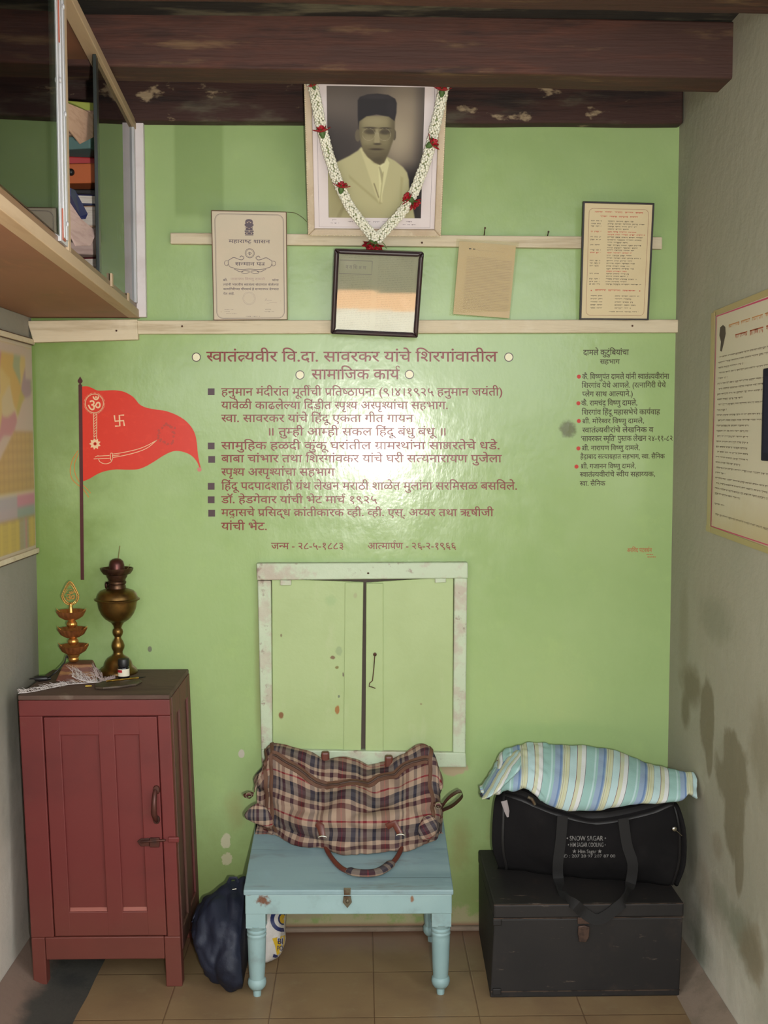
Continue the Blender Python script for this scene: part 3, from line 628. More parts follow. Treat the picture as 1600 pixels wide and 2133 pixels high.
dz = onY(264, 1188, LY-.02); tag(MB().tube([onY(264, 1188, LY-.02), onY(271, 1175, LY-.02)], .0008, 6).build('incense_stick', STICK, None, None, 0, dz), 'short pale incense stub leaning in the rim cup of the oil lamp', 'incense', 'incense sticks in the oil lamp')
# tiered lamp
GOLD = M('polished_gold_metal', (226, 166, 90), .3, .9, layers=[('n', (150, 90, 40), 30, .45, .7, .6)])
GOLDD = M('coppery_gold_metal', (190, 124, 74), .38, .8, layers=[('n', (110, 60, 40), 30, .45, .7, .6)])
TY = -.15; tx = onY(150, 1360, TY).x; tz0 = onY(150, 1379, TY).z
tl = thing('tiered_lamp', 'small shiny gold three-tier electric lamp with pierced emblem finial on the cupboard', 'lamp', (tx, TY, tz0))
def TP(rows): return [(hw*(DIST+TY)/F_PX, onY(150, py, TY).z-tz0) for hw, py in rows]
def axis(px): return (onY(px, 1300, TY).x, TY, tz0)
MB().lathe([(0, 0)]+TP([(7, 1378.5), (10, 1376), (11, 1372), (9.5, 1369), (12, 1366), (12.5, 1363)])+[(0, onY(150, 1362, TY).z-tz0)], axis(152), 24, lambda a, j: .03*math.sin(12*a)).build('foot', GOLD, tl, 50)
for px, py in ((153, 1352), (150.5, 1317), (148.5, 1280)):
    n = 18
    def sc_(a, j): return .05*math.sin(n*a)*(1 if j in (3, 4, 5) else .3)
    mb = MB().lathe([(0, onY(150, py+11, TY).z-tz0)]+TP([(7, py+11), (14, py+10), (23, py+4), (29.5, py-8), (28.5, py-7.5), (21, py+3), (10, py+6)])+[(0, onY(150, py+6, TY).z-tz0)], axis(px), 72, sc_)
    d = mb.build('dish', GOLDD, tl, 60)
    for sx in (-1, 1): q = onY(px+sx*29.5, py-8.5, TY); MB().tube([q-Vector((sx*.008, 0, .004)), q+Vector((sx*.003, 0, .006))], [.0025, .0008], 6).build('lamp_spout', GOLD, d, 60)
for px, py in ((151.8, 1335), (149.8, 1299)):
    MB().lathe([(0, onY(150, py+9, TY).z-tz0)]+TP([(7, py+9), (7.5, py+6.5), (10.5, py+4), (11, py), (9, py-4), (7, py-6), (8.5, py-8), (8, py-11)])+[(0, onY(150, py-11, TY).z-tz0)], axis(px), 36, lambda a, j: .035*math.sin(12*a)).build('stem_bulb', GOLD, tl, 50)
MB().lathe([(0, onY(150, 1280, TY).z-tz0)]+TP([(8, 1281), (6, 1275), (5, 1270), (3, 1262), (3.5, 1259), (2, 1256)])+[(0, onY(150, 1255.5, TY).z-tz0)], axis(148.3), 20).build('finial_stem', GOLD, tl, 50)
fo = onY(146.5, 1241, TY); K = (DIST+TY)/F_PX*1.22
mb = MB()
def teardrop(k, n=28): return [(fo.x+k*11.5*K*math.sin(t)*(1-.25*max(0, -math.cos(t)))*1.0, TY, fo.z+k*K*(-12.5*math.cos(t)+(7*max(0, -math.cos(t))**3))-.0*K) for t in [2*math.pi*i/n for i in range(n)]]
ring = teardrop(1.25); mb.tube(ring, .0016, 6, None, True); mb.tube(teardrop(1.0), .0011, 6, None, True)
for p in ring: mb.ball(p, .0022, 6, 4)
V, Fc, w = letters('ॐ'); xs = [x for x, y in V]; ys = [y for x, y in V]
vs = [(fo.x-.014+(x-min(xs))/(max(xs)-min(xs))*.028, TY-.0015, fo.z-.015+(y-min(ys))/(max(ys)-min(ys))*.029) for x, y in V]
mb.add(vs, Fc); mb.add([(x, y+.003, z) for x, y, z in vs], [f[::-1] for f in Fc])
for p, q_ in zip(teardrop(1.25), teardrop(1.0)): mb.tube([p, q_], .0011, 5)
for k in range(9): a = -1.2+k*.3; mb.ball((fo.x+8.5*K*math.sin(a), TY, fo.z+9*K*math.cos(a)+.004), .0016, 6, 4)
lab(mb.build('emblem_finial', GOLD, tl, 60), 'pierced gold leaf-shaped emblem')
BLK = M('black_plastic', (28, 26, 26), .45)
cord = [onY(142, 1371, TY-.01), onY(139, 1366, TY-.02), onY(137, 1372, TY-.02), onY(133, 1382, TY-.03), onY(118, 1398, TY-.05)]
e = onZ(98, 1413, ZT+.008); cord += [onY(106, 1408, -.20), e]
MB().tube(cr(cord, 30), .0022, 8).build('cord', BLK, tl, 60)
mb = MB().tube([e+Vector((.012, 0, .0)), e+Vector((-.004, -.002, 0)), e+Vector((-.022, -.006, 0)), e+Vector((-.036, -.008, .001))], [.004, .0085, .009, .006], 10)
for s in (-1, 1): mb.tube([e+Vector((-.034, -.008+s*.004, .001)), e+Vector((-.05, -.012+s*.004, .001))], .0014, 6)
mb.build('plug', BLK, tl, 50)
# block under it
WBL = M('brown_striped_wood', (104, 60, 44), .6, layers=[('n', (150, 108, 62), 30, .52, .6, .8, (.1, 1, 2.5)), ('n', (74, 40, 32), 10, .5, .7, .7)], bump=(30, .3, .003))
bl = thing('wooden_block', 'low brown wooden block under the gold tiered lamp', 'wooden block', (tx+.02, TY+.01, ZT))
top = [onZ(*q, tz0-.002) for q in ((140, 1383), (158, 1388), (206, 1378), (196, 1371), (160, 1374))]
bx0 = onZ(124, 1400, ZT); zz = tz0-.002
a = [(tx-.045, TY-.035, ZT), (tx+.035, TY-.05, ZT), (tx+.085, TY-.04, ZT), (tx+.075, TY+.05, ZT), (tx-.03, TY+.05, ZT)]
b = [(tx-.022, TY-.022, zz), (tx+.012, TY-.03, zz), (tx+.066, TY-.02, zz), (tx+.056, TY+.04, zz), (tx-.01, TY+.04, zz)]
mb = MB(); mb.add(a+b, [(4, 3, 2, 1, 0), (5, 6, 7, 8, 9)]+[(i, (i+1) % 5, (i+1) % 5+5, i+5) for i in range(5)]); mb.build('block', WBL, bl, None, .003)
# ink bottle
ip = onZ(258, 1413, ZT); ib = thing('ink_bottle', 'small dark glass ink bottle with black cap in front of the oil lamp', 'bottle', ip)
K2 = (DIST+ip.y)/F_PX; r = 12*K2
hz = lambda py: max(0, onY(258, py, ip.y).z-ZT)
MB().lathe([(0, 0), (r*.92, 0), (r, .002), (r, hz(1390)), (r*.8, hz(1387)), (0, hz(1387))], ip, 32).build('bottle_body', M('dark_ink_glass', (20, 18, 24), .12), ib, 40)
MB().lathe([(0, hz(1387)), (r*.95, hz(1387)), (r*.98, hz(1385)), (r*.98, hz(1374)), (r*.9, hz(1372)), (0, hz(1371.6))], ip, 40, lambda a, j: .02*math.sin(40*a) if j in (2, 3) else 0).build('cap', BLK, ib, 40)
LBL = M('cream_label', (226, 218, 196), .7); LRD = M('red_label_print', (176, 34, 40), .6)
def wrap(mb, a0, a1, z0, z1, rr):
    n = 14; mb.grid([[(ip.x+rr*math.sin(a0+(a1-a0)*i/n), ip.y-rr*math.cos(a0+(a1-a0)*i/n), ZT+z) for z in (z0, z1)] for i in range(n+1)]); return mb
lb = wrap(MB(), -1.5, 1.5, hz(1407), hz(1392), r+.0004).build('label', LBL, ib, 180); wrap(MB(), -1.1, -.05, hz(1399), hz(1393.5), r+.0008).build('label_print', LRD, lb, 180)
# feather
FTH = M('white_plume', (216, 206, 202), .8); PLM = M('pinkish_plume', (198, 180, 176), .8)
fe = thing('feather', 'long wispy white plume lying along front edge of the cupboard top', 'feather', onZ(140, 1426, ZT))
def plume(path, n, ln, seed, name, m, rise=.012):
    rnd = random.Random(seed); C = cr(path, 80); mb = MB(); mb.tube([tuple(p) for p in C], .0011, 6)
    for i in range(n):
        t = rnd.random(); k = int(t*78); p = Vector(C[k]); d = (Vector(C[k+1])-p).normalized()
        sd = rnd.choice((-1, 1)); side = Vector((-d.y, d.x, 0))*sd
        l = ln*(.35+.65*math.sin(math.pi*min(1, .12+t*.9)))*rnd.uniform(.6, 1.1)
        q1 = p+(side*.5+d*.5)*l*.5+Vector((0, 0, rise*rnd.uniform(.2, 1))); q2 = p+(side*.55+d*.9)*l+Vector((rnd.uniform(-.004, .004), 0, rise*rnd.uniform(.0, 1.2)))
        for q in (q1, q2): q.z = max(q.z, ZT+.0015)
        mb.tube([p, q1, q2], [.0006, .0005, .0002], 3)
    return mb.build(name, m, fe)
c0 = onZ(205, 1421, ZT+.004)
plume([c0, onZ(150, 1425, ZT+.004), onZ(110, 1432, ZT+.004), onZ(66, 1441, ZT+.003), onZ(38, 1444, ZT+.003)], 130, .034, 3, 'plume', FTH)
plume([c0, onZ(180, 1419, ZT+.010), onZ(162, 1414, ZT+.022), onZ(150, 1409, ZT+.036)], 46, .042, 5, 'plume', FTH, .03)
plume([onZ(215, 1417, ZT+.003), onZ(206, 1412, ZT+.01), onZ(198, 1406, ZT+.02)], 34, .03, 6, 'plume', PLM, .03)
plume([c0, onZ(225, 1416, ZT+.003), onZ(240, 1412, ZT+.003)], 60, .012, 8, 'plume', PLM, .01)
# pen and leaf-shaped rest
pr_ = [onZ(*q, ZT+.0005) for q in ((196, 1430), (212, 1424), (238, 1420), (270, 1418), (291, 1419), (296, 1423), (285, 1429), (250, 1434), (215, 1437), (198, 1436))]
rest = tag(MB().slab(pr_, (0, 0, .008)).build('pen_rest', M('dull_brown_metal', (88, 74, 58), .5, .3, layers=[('n', (60, 48, 40), 30, .4, .65, .7)]), None, None, .003, pr_[0]), 'flat leaf-shaped dull brown tray beside the plume', 'pen rest')
pa, pb, pc = onZ(222, 1419, ZT+.016), onZ(288, 1412, ZT+.012), onZ(304, 1410, ZT+.010)
pen = thing('pen', 'slim brass pen with dark tip lying below the ink bottle', 'pen', pa)
MB().tube([tuple(Vector(pa).lerp(pb, t/12)) for t in range(13)], [.0026+.0007*(t % 3 == 0) for t in range(13)], 10).build('barrel', M('bright_brass', (214, 170, 84), .22, 1.), pen, 40)
MB().tube([pb, tuple(Vector(pb).lerp(pc, .5)), pc], [.0024, .0016, .0005], 8).build('nib', BLK, pen, 60)
q = onZ(178, 1432, ZT); tag(MB().tube([q+Vector((0, 0, .004)), q+Vector((.018, .003, .004))], [.0035, .0028], 10).build('brass_cap', bpy.data.materials['bright_brass'], None, 50, 0, q), 'tiny bright brass cap lying in front of the leaf-shaped tray', 'cap')
# ------------------------------------------------------------------ low writing desk
DBLUE = M('pale_blue_enamel', (146, 172, 172), .45, layers=[('n', (128, 156, 158), 3, .4, .68, .7), ('n', (120, 132, 130), 12, .55, .72, .5), ('n', (156, 182, 184), 7, .55, .75, .5), ('b', (104, 60, 34), (-.245, -.21, .300), (.028, .03, .022), .5, .95, 1.6, 70), ('b', (130, 80, 44), (.185, -.21, .300), (.008, .03, .016), .6, .9, 1.2, 60), ('b', (96, 62, 40), (-.29, -.21, .316), (.016, .03, .004), .6, .8, 1.2, 60)], bump=(30, .2, .003))
DTOP = M('pale_blue_desk_top', (132, 156, 160), .5, layers=[('n', (104, 128, 134), 3, .4, .66, .7, (.5, 3, 1)), ('n', (104, 98, 88), 9, .56, .74, .6, (.5, 2, 1)), ('n', (140, 168, 174), 12, .55, .75, .4)], bump=(30, .25, .003))
dk = thing('writing_desk', 'low pale blue sloping writing desk with turned legs in front of the window', 'desk', (-.04, -.26, 0))
X0, X1, YD0, YD1 = -.340, .262, -.455, -.055
ZF, ZB, ZA = .333, .405, .258
mb = MB().add([(X0, YD0, ZA), (X1, YD0, ZA-.003), (X1, YD1, ZA), (X0, YD1, ZA), (X0, YD0, ZF-.016), (X1, YD0, ZF-.020), (X1, YD1, ZB-.018), (X0, YD1, ZB-.018)], [(3,2,1,0),(4,5,6,7),(0,1,5,4),(1,2,6,5),(2,3,7,6),(3,0,4,7)])
mb.build('desk_box', DBLUE, dk, None, .003)
mb = MB().add([(X0-.004, YD0-.007, ZF-.015), (X1+.004, YD0-.007, ZF-.019), (X1+.003, YD1, ZB-.017), (X0-.003, YD1, ZB-.017), (X0-.004, YD0-.007, ZF+.001), (X1+.004, YD0-.007, ZF-.004), (X1+.003, YD1, ZB), (X0-.003, YD1, ZB)], [(3,2,1,0),(4,5,6,7),(0,1,5,4),(1,2,6,5),(2,3,7,6),(3,0,4,7)])
lid = mb.build('lid', DTOP, dk, None, .003)
mb = MB()
for t in (.14, .52, .8):
    y = YD0+(YD1-YD0)*t; z = ZF+(ZB-ZF)*t; mb.add([(X0, y-.0008, z+.0012), (X1, y-.0008, z-.0012), (X1, y+.0008, z-.001), (X0, y+.0008, z+.0014)], [(0, 1, 2, 3)])
mb.build('board_seam', M('seam_dirt', (78, 92, 94), .8), lid)
def deskleg(x, y, zt):
    g = .0285
    mb = MB().box((x-g, y-g, zt-.062+.02), (x+g, y+g, zt+.05))
    pr = [(0, 0), (.011, 0), (.012, .012), (.010, .018), (.019, .022), (.025, .030), (.0275, .040), (.026, .050), (.022, .054), (.0225, .062), (.0235, .075), (.025, .10), (.0265, .15), (.0275, .175), (.0265, .181), (.0285, .185), (.0285, .189), (.0265, .192), (.0285, .196), (.0285, .200), (.025, .204), (.028, .212), (.031, .219), (.0, .22)]
    mb.lathe(pr, (x, y, 0), 28); return mb.build('leg', DBLUE, dk, 40)
for x, y in ((X0+.030, YD0+.030), (X1-.030, YD0+.030), (X0+.030, YD1-.030), (X1-.036, YD1-.030)): deskleg(x, y, ZA)
HASP = M('old_grey_hasp', (104, 96, 78), .5, .5, layers=[('n', (84, 58, 40), 30, .5, .65, .8)])
hy = YD0-.009
mb = MB().slab([onY(*q, hy) for q in ((716, 1849), (731, 1849), (730, 1864), (717, 1864))], (0, -.0025, 0)).slab([onY(*q, hy+.006) for q in ((716, 1866), (731, 1866), (733, 1878), (724, 1890), (714, 1878))], (0, -.006, 0))
mb.ball(onY(724, 1877, hy), .0055, 12, 8, (1, .8, 1.2)); lab(mb.build('hasp', HASP, lid, 50, .0008), 'rusty grey metal hasp')
# ------------------------------------------------------------------ plaid bag
def plaid(name):
    t = NT(name); uv = t.coord('UV'); ax = t.axes(uv)
    CRM, MAR, NAV, RD, TAN = (184, 164, 146), (98, 50, 54), (56, 52, 66), (160, 40, 54), (150, 120, 98)
    u = t.math('FRACT', t.math('DIVIDE', ax[0], .135)); v = t.math('FRACT', t.math('ADD', t.math('DIVIDE', ax[1], .118), .33))
    cu = t.ramp(u, [(0, CRM), (.10, NAV), (.18, CRM), (.29, MAR), (.385, RD), (.405, MAR), (.49, CRM), (.61, (88, 82, 92)), (.72, CRM), (.78, NAV), (.83, CRM), (.89, MAR), (.97, CRM)])
    cv = t.ramp(v, [(0, CRM), (.14, RD), (.18, CRM), (.32, NAV), (.42, (90, 86, 94)), (.54, NAV), (.64, CRM), (.74, MAR), (.86, CRM)])
    wv = t.new('TexChecker'); wv.inputs['Scale'].default_value = 900; t.link(uv, wv.inputs['Vector'])
    c = t.mix(t.math('ADD', .38, t.math('MULTIPLY', wv.outputs['Fac'], .2)), cu, cv)
    mul = t.new('Mix', data_type='RGBA', blend_type='MULTIPLY'); mul.inputs[0].default_value = .52; t.link(c, mul.inputs[6]); t.link(cv, mul.inputs[7])
    c = t.mix(t.remap(t.noise(t.coord('Object'), 14, 4), .45, .75, 0, .25), mul.outputs[2], lin((120, 92, 78)))
    t.bump(t.noise(t.coord('Object'), 24, 3), .25, .006)
    return t.out(c, .8, 0, .25)
PLAID = plaid('maroon_plaid_cloth')
BWN = M('brown_webbing', (98, 66, 48), .75, layers=[('n', (80, 54, 44), 20, .4, .7, .6)]); LEA = M('brown_leatherette', (96, 46, 34), .4, layers=[('n', (74, 36, 30), 16, .45, .7, .6)]); STEEL = M('bright_buckle_metal', (196, 190, 176), .25, 1.)
bag = thing('plaid_bag', 'collapsed maroon and beige plaid travel bag slumped on the blue desk', 'bag', (-.05, -.16, .36))
def deskz(y): return ZF+(ZB-ZF)*(y-YD0)/(YD1-YD0)
def station(x, zt, yt, zr, yfm, zfm, yf, lift=0.003, zb=None):
    """x; top height/depth; ridge at the back; front bulge; front foot on the desk"""
    zf = deskz(yf)+lift
    return [Vector(p) for p in ((x, -.062, deskz(-.062)+.012), (x, -.052, .44), (x, -.056, zr-.03), (x, yt, zt), (x, yt-.05, zt-.022), (x, yfm+.025, zfm+.055), (x, yfm, zfm), (x, yf-.012, zf+.032), (x, yf+.004, zf), (x, -.16, deskz(-.16)+.003))]
def toz(py, Y): return onY(740, py, Y).z
def deskpt(px, py, o=.006):
    lo, hi = YD0, YD1
    for _ in range(40):
        m_ = (lo+hi)/2; p = onY(px, py, m_)
        if p.z > deskz(m_)+o: lo = m_
        else: hi = m_
    return onY(px, py, lo)
xs = [(530, 1625, -.12, 1680, 1727), (545, 1580, -.10, 1686, 1731), (566, 1549, -.09, 1694, 1738), (600, 1558, -.085, 1706, 1750), (650, 1574, -.08, 1722, 1765), (700, 1581, -.08, 1730, 1776), (760, 1588, -.08, 1732, 1780), (820, 1582, -.08, 1730, 1776), (860, 1562, -.085, 1722, 1768), (890, 1560, -.09, 1710, 1758), (910, 1578, -.10, 1700, 1747), (920, 1620, -.12, 1690, 1736)]
stns = []
for px, pt, yt, pfm, pf in xs:
    yf = deskpt(px, pf, .004).y; yfm = yf-.006
    X = onY(px, 1650, -.17).x; zt = toz(pt, yt); zfm = toz(pfm, yfm); stns.append(station(X, zt, yt, zt, yfm, zfm, yf))
def folds(p, U, V, a, b):
    e = min(1, 4*a)*min(1, 4*(1-a)); k = .5+.5*math.sin(math.pi*min(1, max(0, (b-.2)/.75)))
    f = .034*(abs(nz((p[0]*1.0, p[1]*.5, p[2]*2.0), 8))-.2) + .014*nz(p, 15) + .006*(abs(nz((p[0]*2.2, p[1], p[2]), 14))-.2)
    f += -.020*math.exp(-((b-.52)/.05)**2)*e*(.6+.6*nz((p[0], 0, 0), 7))           # sag along the zip
    f += .012*math.sin(38*b+6*nz((p[0], 0, 0), 8))*max(0, b-.5)*e
    return f*(.4+.6*k)
G, UV = loft(stns, 150, 110, folds)
for i in range(150):
    for j in range(110):
        if G[i, j, 2] < deskz(G[i, j, 1])+.0025: G[i, j, 2] = deskz(G[i, j, 1])+.0025
loft_mb(G, UV).build('bag_body', PLAID, bag, 180)
GN = np.cross(np.gradient(G, axis=0), np.gradient(G, axis=1)); GN /= np.linalg.norm(GN, axis=2, keepdims=True)+1e-9
if (GN*(G-G.mean((0, 1)))).sum() < 0: GN = -GN
def ribbon(path_ij, w, m, name, par, grid=None, nrm=None, lift=.003, n=90):
    Gg = G if grid is None else grid; Nn = GN if nrm is None else nrm
    C = cr([(i, j, 0) for i, j in path_ij], n); P = []; mid = []
    for i, j, _ in C:
        i = min(max(i, 0), Gg.shape[0]-1.001); j = min(max(j, 0), Gg.shape[1]-1.001); a, b = int(i), int(j); u, v = i-a, j-b
        mid.append(((1-u)*(1-v)*Gg[a, b]+u*(1-v)*Gg[a+1, b]+(1-u)*v*Gg[a, b+1]+u*v*Gg[a+1, b+1], Nn[a, b]))
    for k in range(n):
        p, nn = mid[k]; d = mid[min(k+1, n-1)][0]-mid[max(k-1, 0)][0]; s = np.cross(d, nn); s /= np.linalg.norm(s)+1e-9
        P.append([tuple(p+s*w*f+nn*h) for f, h in ((-.5, 0), (-.5, lift), (-.2, lift*1.3), (.2, lift*1.3), (.5, lift), (.5, 0))])
    return MB().grid(P).build(name, m, par, 60)
zp = ribbon([(27, 48), (45, 51), (62, 53), (80, 52), (100, 49), (124, 48)], .027, BWN, 'zip_band', bag)
ribbon([(27, 48), (45, 51), (62, 53), (80, 52), (100, 49), (124, 48)], .007, M('dark_zip', (66, 44, 34), .6), 'zip_teeth', zp, lift=.006)
for i0 in (19, 26, 126): ribbon([(i0, 22), (i0-1, 40), (i0, 60), (i0+1, 80), (i0+4, 92)] if i0 < 60 else [(i0, 22), (i0+1, 40), (i0, 60), (i0-1, 80), (i0-4, 92)], .012, BWN, 'seam_tape', bag)
# carrying handle lying on the desk, and its mates behind
hp = [deskpt(674, 1742, .05), deskpt(677, 1758, .022), deskpt(684, 1776, .009), deskpt(698, 1796, .009), deskpt(716, 1811, .009), deskpt(745, 1820, .010), deskpt(778, 1820, .010), deskpt(800, 1812, .009), deskpt(820, 1795, .009), deskpt(833, 1775, .012), deskpt(838, 1755, .024), deskpt(833, 1738, .05)]
C = cr(hp, 70); hdl = MB().tube([tuple(p) for p in C], .0075, 12).build('handle', LEA, bag, 60)
gp = C[27:50]; mb = MB(); ring = []
for k, p in enumerate(gp):
    rr = .016 if 0 < k < len(gp)-1 else .011
    d = gp[min(k+1, len(gp)-1)]-gp[max(k-1, 0)]; d /= np.linalg.norm(d); up = np.array([0, 0, 1.]); s = np.cross(d, up); s /= np.linalg.norm(s); up = np.cross(s, d)
    ring.append([tuple(p+s*rr*math.cos(t)+up*(rr*.62*math.sin(t)+.003)) for t in [2*math.pi*q/16 for q in range(17)]])
mb.grid(ring, [[(.012+k*.005, q*.006) for q in range(17)] for k in range(len(ring))]); lab(mb.build('handle_wrap', PLAID, hdl, 180), 'plaid cloth grip wrapped round the handle')
for a, b, c_ in (((672, 1742), (668, 1722), (660, 1715)), ((834, 1738), (822, 1715), (806, 1722))):
    mb = MB().tube([onY(*a, -.345), onY(*b, -.335), onY(*c_, -.325)], [.009, .012, .010], 10, (0, 1, 0)); mb.build('handle_tab', LEA, hdl, 60)
    q = onY(*a, -.348); MB().tube([(q.x-.012+.024*t/8, q.y-.008, q.z+.004*math.sin(t/8*3.14)) for t in range(9)], .0025, 8).build('ring', STEEL, hdl, 60)
for px in (678, 810):
    p = onY(px, 1576 if px < 700 else 1584, -.085); MB().box((p.x-.013, p.y-.014, p.z-.03), (p.x+.013, p.y+.012, p.z+.017)).build('rear_handle_tab', LEA, bag, None, .006)
def clasp(px, py, Y, sx):
    p = onY(px, py, Y); mb = MB().tube([p+Vector((-.012*sx, .0, 0)), p+Vector((0, -.004, .004)), p+Vector((.014*sx, 0, -.004))], .007, 10)
    o = mb.build('strap_clip', bpy.data.materials['dark_worn_metal'], bag, 50); MB().tube([(p.x+.009*math.cos(t), p.y-.008, p.z+.009*math.sin(t)) for t in [2*math.pi*k/14 for k in range(14)]], .0022, 6, None, True).build('ring', STEEL, o, 60); return o
clasp(519, 1655, -.21, -1); clasp(913, 1676, -.25, 1)
p0, p1 = onY(918, 1682, -.255), onY(957, 1655, -.255)
pts = [p0, p0.lerp(p1, .5)+Vector((-.004, 0, .012)), p1+Vector((.0, 0, .012)), p1+Vector((.008, 0, -.004)), p0.lerp(p1, .55)+Vector((.006, 0, -.014)), p0+Vector((.004, 0, -.008))]
mb = MB(); C = cr(pts, 40); mb.grid([[tuple(Vector(q)+Vector((0, dy, 0))) for dy in (-.013, .013)]+[tuple(Vector(q)*1.0+Vector((.0012, .013, -.0022))), tuple(Vector(q)+Vector((.0012, -.013, -.0022)))] for q in C]); lab(mb.build('strap_loop', LEA, bag, 180), 'brown leatherette strap loop')
# flap corner at lower left
fp = [onY(*q, -.265) for q in ((546, 1660), (524, 1668), (503, 1688), (497, 1704), (512, 1714), (548, 1728), (586, 1740), (578, 1696))]
mb = MB(); c0 = sum(fp, Vector())/len(fp); mb.add([tuple(c0+Vector((0, -.022, .004)))]+[tuple(p) for p in fp]+[tuple(c0+Vector((0, .03, 0)))], [(0, i+1, (i+1) % 8+1) for i in range(8)]+[(9, (i+1) % 8+1, i+1) for i in range(8)], [(c0.x*1.3, c0.z)]+[(p.x*1.3, p.z) for p in fp]+[(c0.x*1.3, c0.z)])
o = mb.build('end_flap', PLAID, bag, 180); md = o.modifiers.new('sub', 'SUBSURF'); md.levels = md.render_levels = 2
fp = [onY(*q, -.285) for q in ((864, 1712), (890, 1682), (914, 1694), (922, 1722), (914, 1748), (884, 1764), (860, 1754))]
mb = MB(); c0 = sum(fp, Vector())/len(fp); mb.add([tuple(c0+Vector((0, -.026, .004)))]+[tuple(p) for p in fp]+[tuple(c0+Vector((0, .03, 0)))], [(0, i+1, (i+1) % 7+1) for i in range(7)]+[(8, (i+1) % 7+1, i+1) for i in range(7)], [(c0.x+.6*c0.z, c0.z-.4*c0.x)]+[(p.x+.6*p.z, p.z-.4*p.x) for p in fp]+[(c0.x+.6*c0.z, c0.z-.4*c0.x)])
o = mb.build('end_flap', PLAID, bag, 180); md = o.modifiers.new('sub', 'SUBSURF'); md.levels = md.render_levels = 2
# ------------------------------------------------------------------ sacks under the desk
NAVY = M('navy_nylon', (24, 29, 48), .62, layers=[('n', (16, 20, 36), 5, .4, .65, .7), ('n', (44, 54, 80), 9, .6, .78, .4, (1, 1, .4))], bump=(26, .5, .008))
sk = thing('nylon_sack', 'dark navy nylon sack slumped between red cupboard and blue desk', 'sack', (-.42, -.30, 0))
def sst(px, ptop, pbot, yt, yc0, yc1):
    X = onY(px, 1950, -.36).x; zt = onY(px, ptop, yt).z; zb = max(.002, onY(px, pbot, yc0).z); h = zt-zb
    return [Vector(p) for p in ((X, yc1+.02, zb), (X, yc1, zb+h*.3), (X, yc1-.02, zb+h*.7), (X, yt+.02, zt-.01), (X, yt-.02, zt), (X, yc0+.05, zb+h*.75), (X, yc0, zb+h*.4), (X, yc0+.01, zb+h*.1), (X, yc0+.05, zb), (X, (yc0+yc1)/2, zb))]
ss = [sst(396, 1915, 1945, -.30, -.33, -.27), sst(403, 1893, 1985, -.28, -.37, -.21), sst(420, 1873, 2020, -.27, -.395, -.17), sst(445, 1856, 2050, -.26, -.415, -.14), sst(470, 1840, 2072, -.25, -.43, -.12), sst(492, 1833, 2078, -.24, -.435, -.11), sst(506, 1834, 2078, -.24, -.425, -.11)]
def sf(p, U, V, a, b): return .014*nz((p[0]*2.5, p[1], p[2]), 8)+.020*(abs(nz((p[0]*1.6, p[1], p[2]*.55), 12))-.2)+.010*(abs(nz((p[0], p[1], p[2]*1.2), 26))-.2)
G2, U2 = loft(ss, 60, 90, sf); G2[:, :, 2] = np.maximum(G2[:, :, 2], .002); G2[:, :, 0] = np.minimum(G2[:, :, 0], np.where(G2[:, :, 2] > .2, X0-.008, -.30))
loft_mb(G2, U2).build('sack_body', NAVY, sk, 180)
p = onY(489, 1836, -.26); MB().tube([p+Vector((-.02, 0, -.005)), p+Vector((-.012, -.004, .012)), p+Vector((.004, -.004, .012)), p+Vector((.010, 0, -.004))], .006, 8, (0, 1, 0)).build('sack_neck', NAVY, sk, 60)
p = onY(489, 1852, -.285); MB().tube([p+Vector((-.006, -.006, .001)), p+Vector((.006, -.006, .003))], .0022, 6).build('metal_tag', STEEL, sk, 60)
WPL = M('white_plastic_film', (206, 200, 194), .35, layers=[('n', (184, 172, 166), 10, .45, .65, .6)], bump=(30, .6, .008))
YEL = M('yellow_print', (206, 168, 44), .4); BLU = M('blue_print', (42, 50, 96), .4)
pb_ = thing('plastic_bag', 'white plastic carrier bag with blue and yellow print behind the desk leg', 'bag', (-.26, -.24, 0))
def wst(px, ptop, pbot, y0, y1):
    X = onY(px, 1950, -.26).x; zt = onY(px, ptop, -.22).z; zb = max(.002, onY(px, pbot, y0).z); h = zt-zb
    return [Vector(p) for p in ((X, y1-.01, zb), (X, y1, zb+h*.35), (X, y1-.01, zb+h*.8), (X, (y0+y1)/2, zt), (X, y0+.01, zb+h*.8), (X, y0, zb+h*.4), (X, y0+.015, zb+h*.05), (X, (y0+y1)/2, zb))]
ws = [wst(516, 1900, 2012, -.235, -.13), wst(535, 1895, 2022, -.26, -.11), wst(552, 1890, 2016, -.265, -.11), wst(568, 1888, 2006, -.258, -.11), wst(582, 1890, 1992, -.245, -.12), wst(592, 1905, 1960, -.215, -.15)]
G3, U3 = loft(ws, 50, 60, lambda p, U, V, a, b: .006*nz(p, 14)+.004*(abs(nz(p, 30))-.2)); G3[:, :, 2] = np.clip(G3[:, :, 2], .002, ZA-.004)
loft_mb(G3, U3).build('bag_film', WPL, pb_, 180)
N3 = np.cross(np.gradient(G3, axis=0), np.gradient(G3, axis=1)); N3 /= np.linalg.norm(N3, axis=2, keepdims=True)+1e-9
if (N3*(G3-G3.mean((0, 1)))).sum() < 0: N3 = -N3
CAMV = np.array([0, -DIST, EYE])
from mathutils.bvhtree import BVHTree
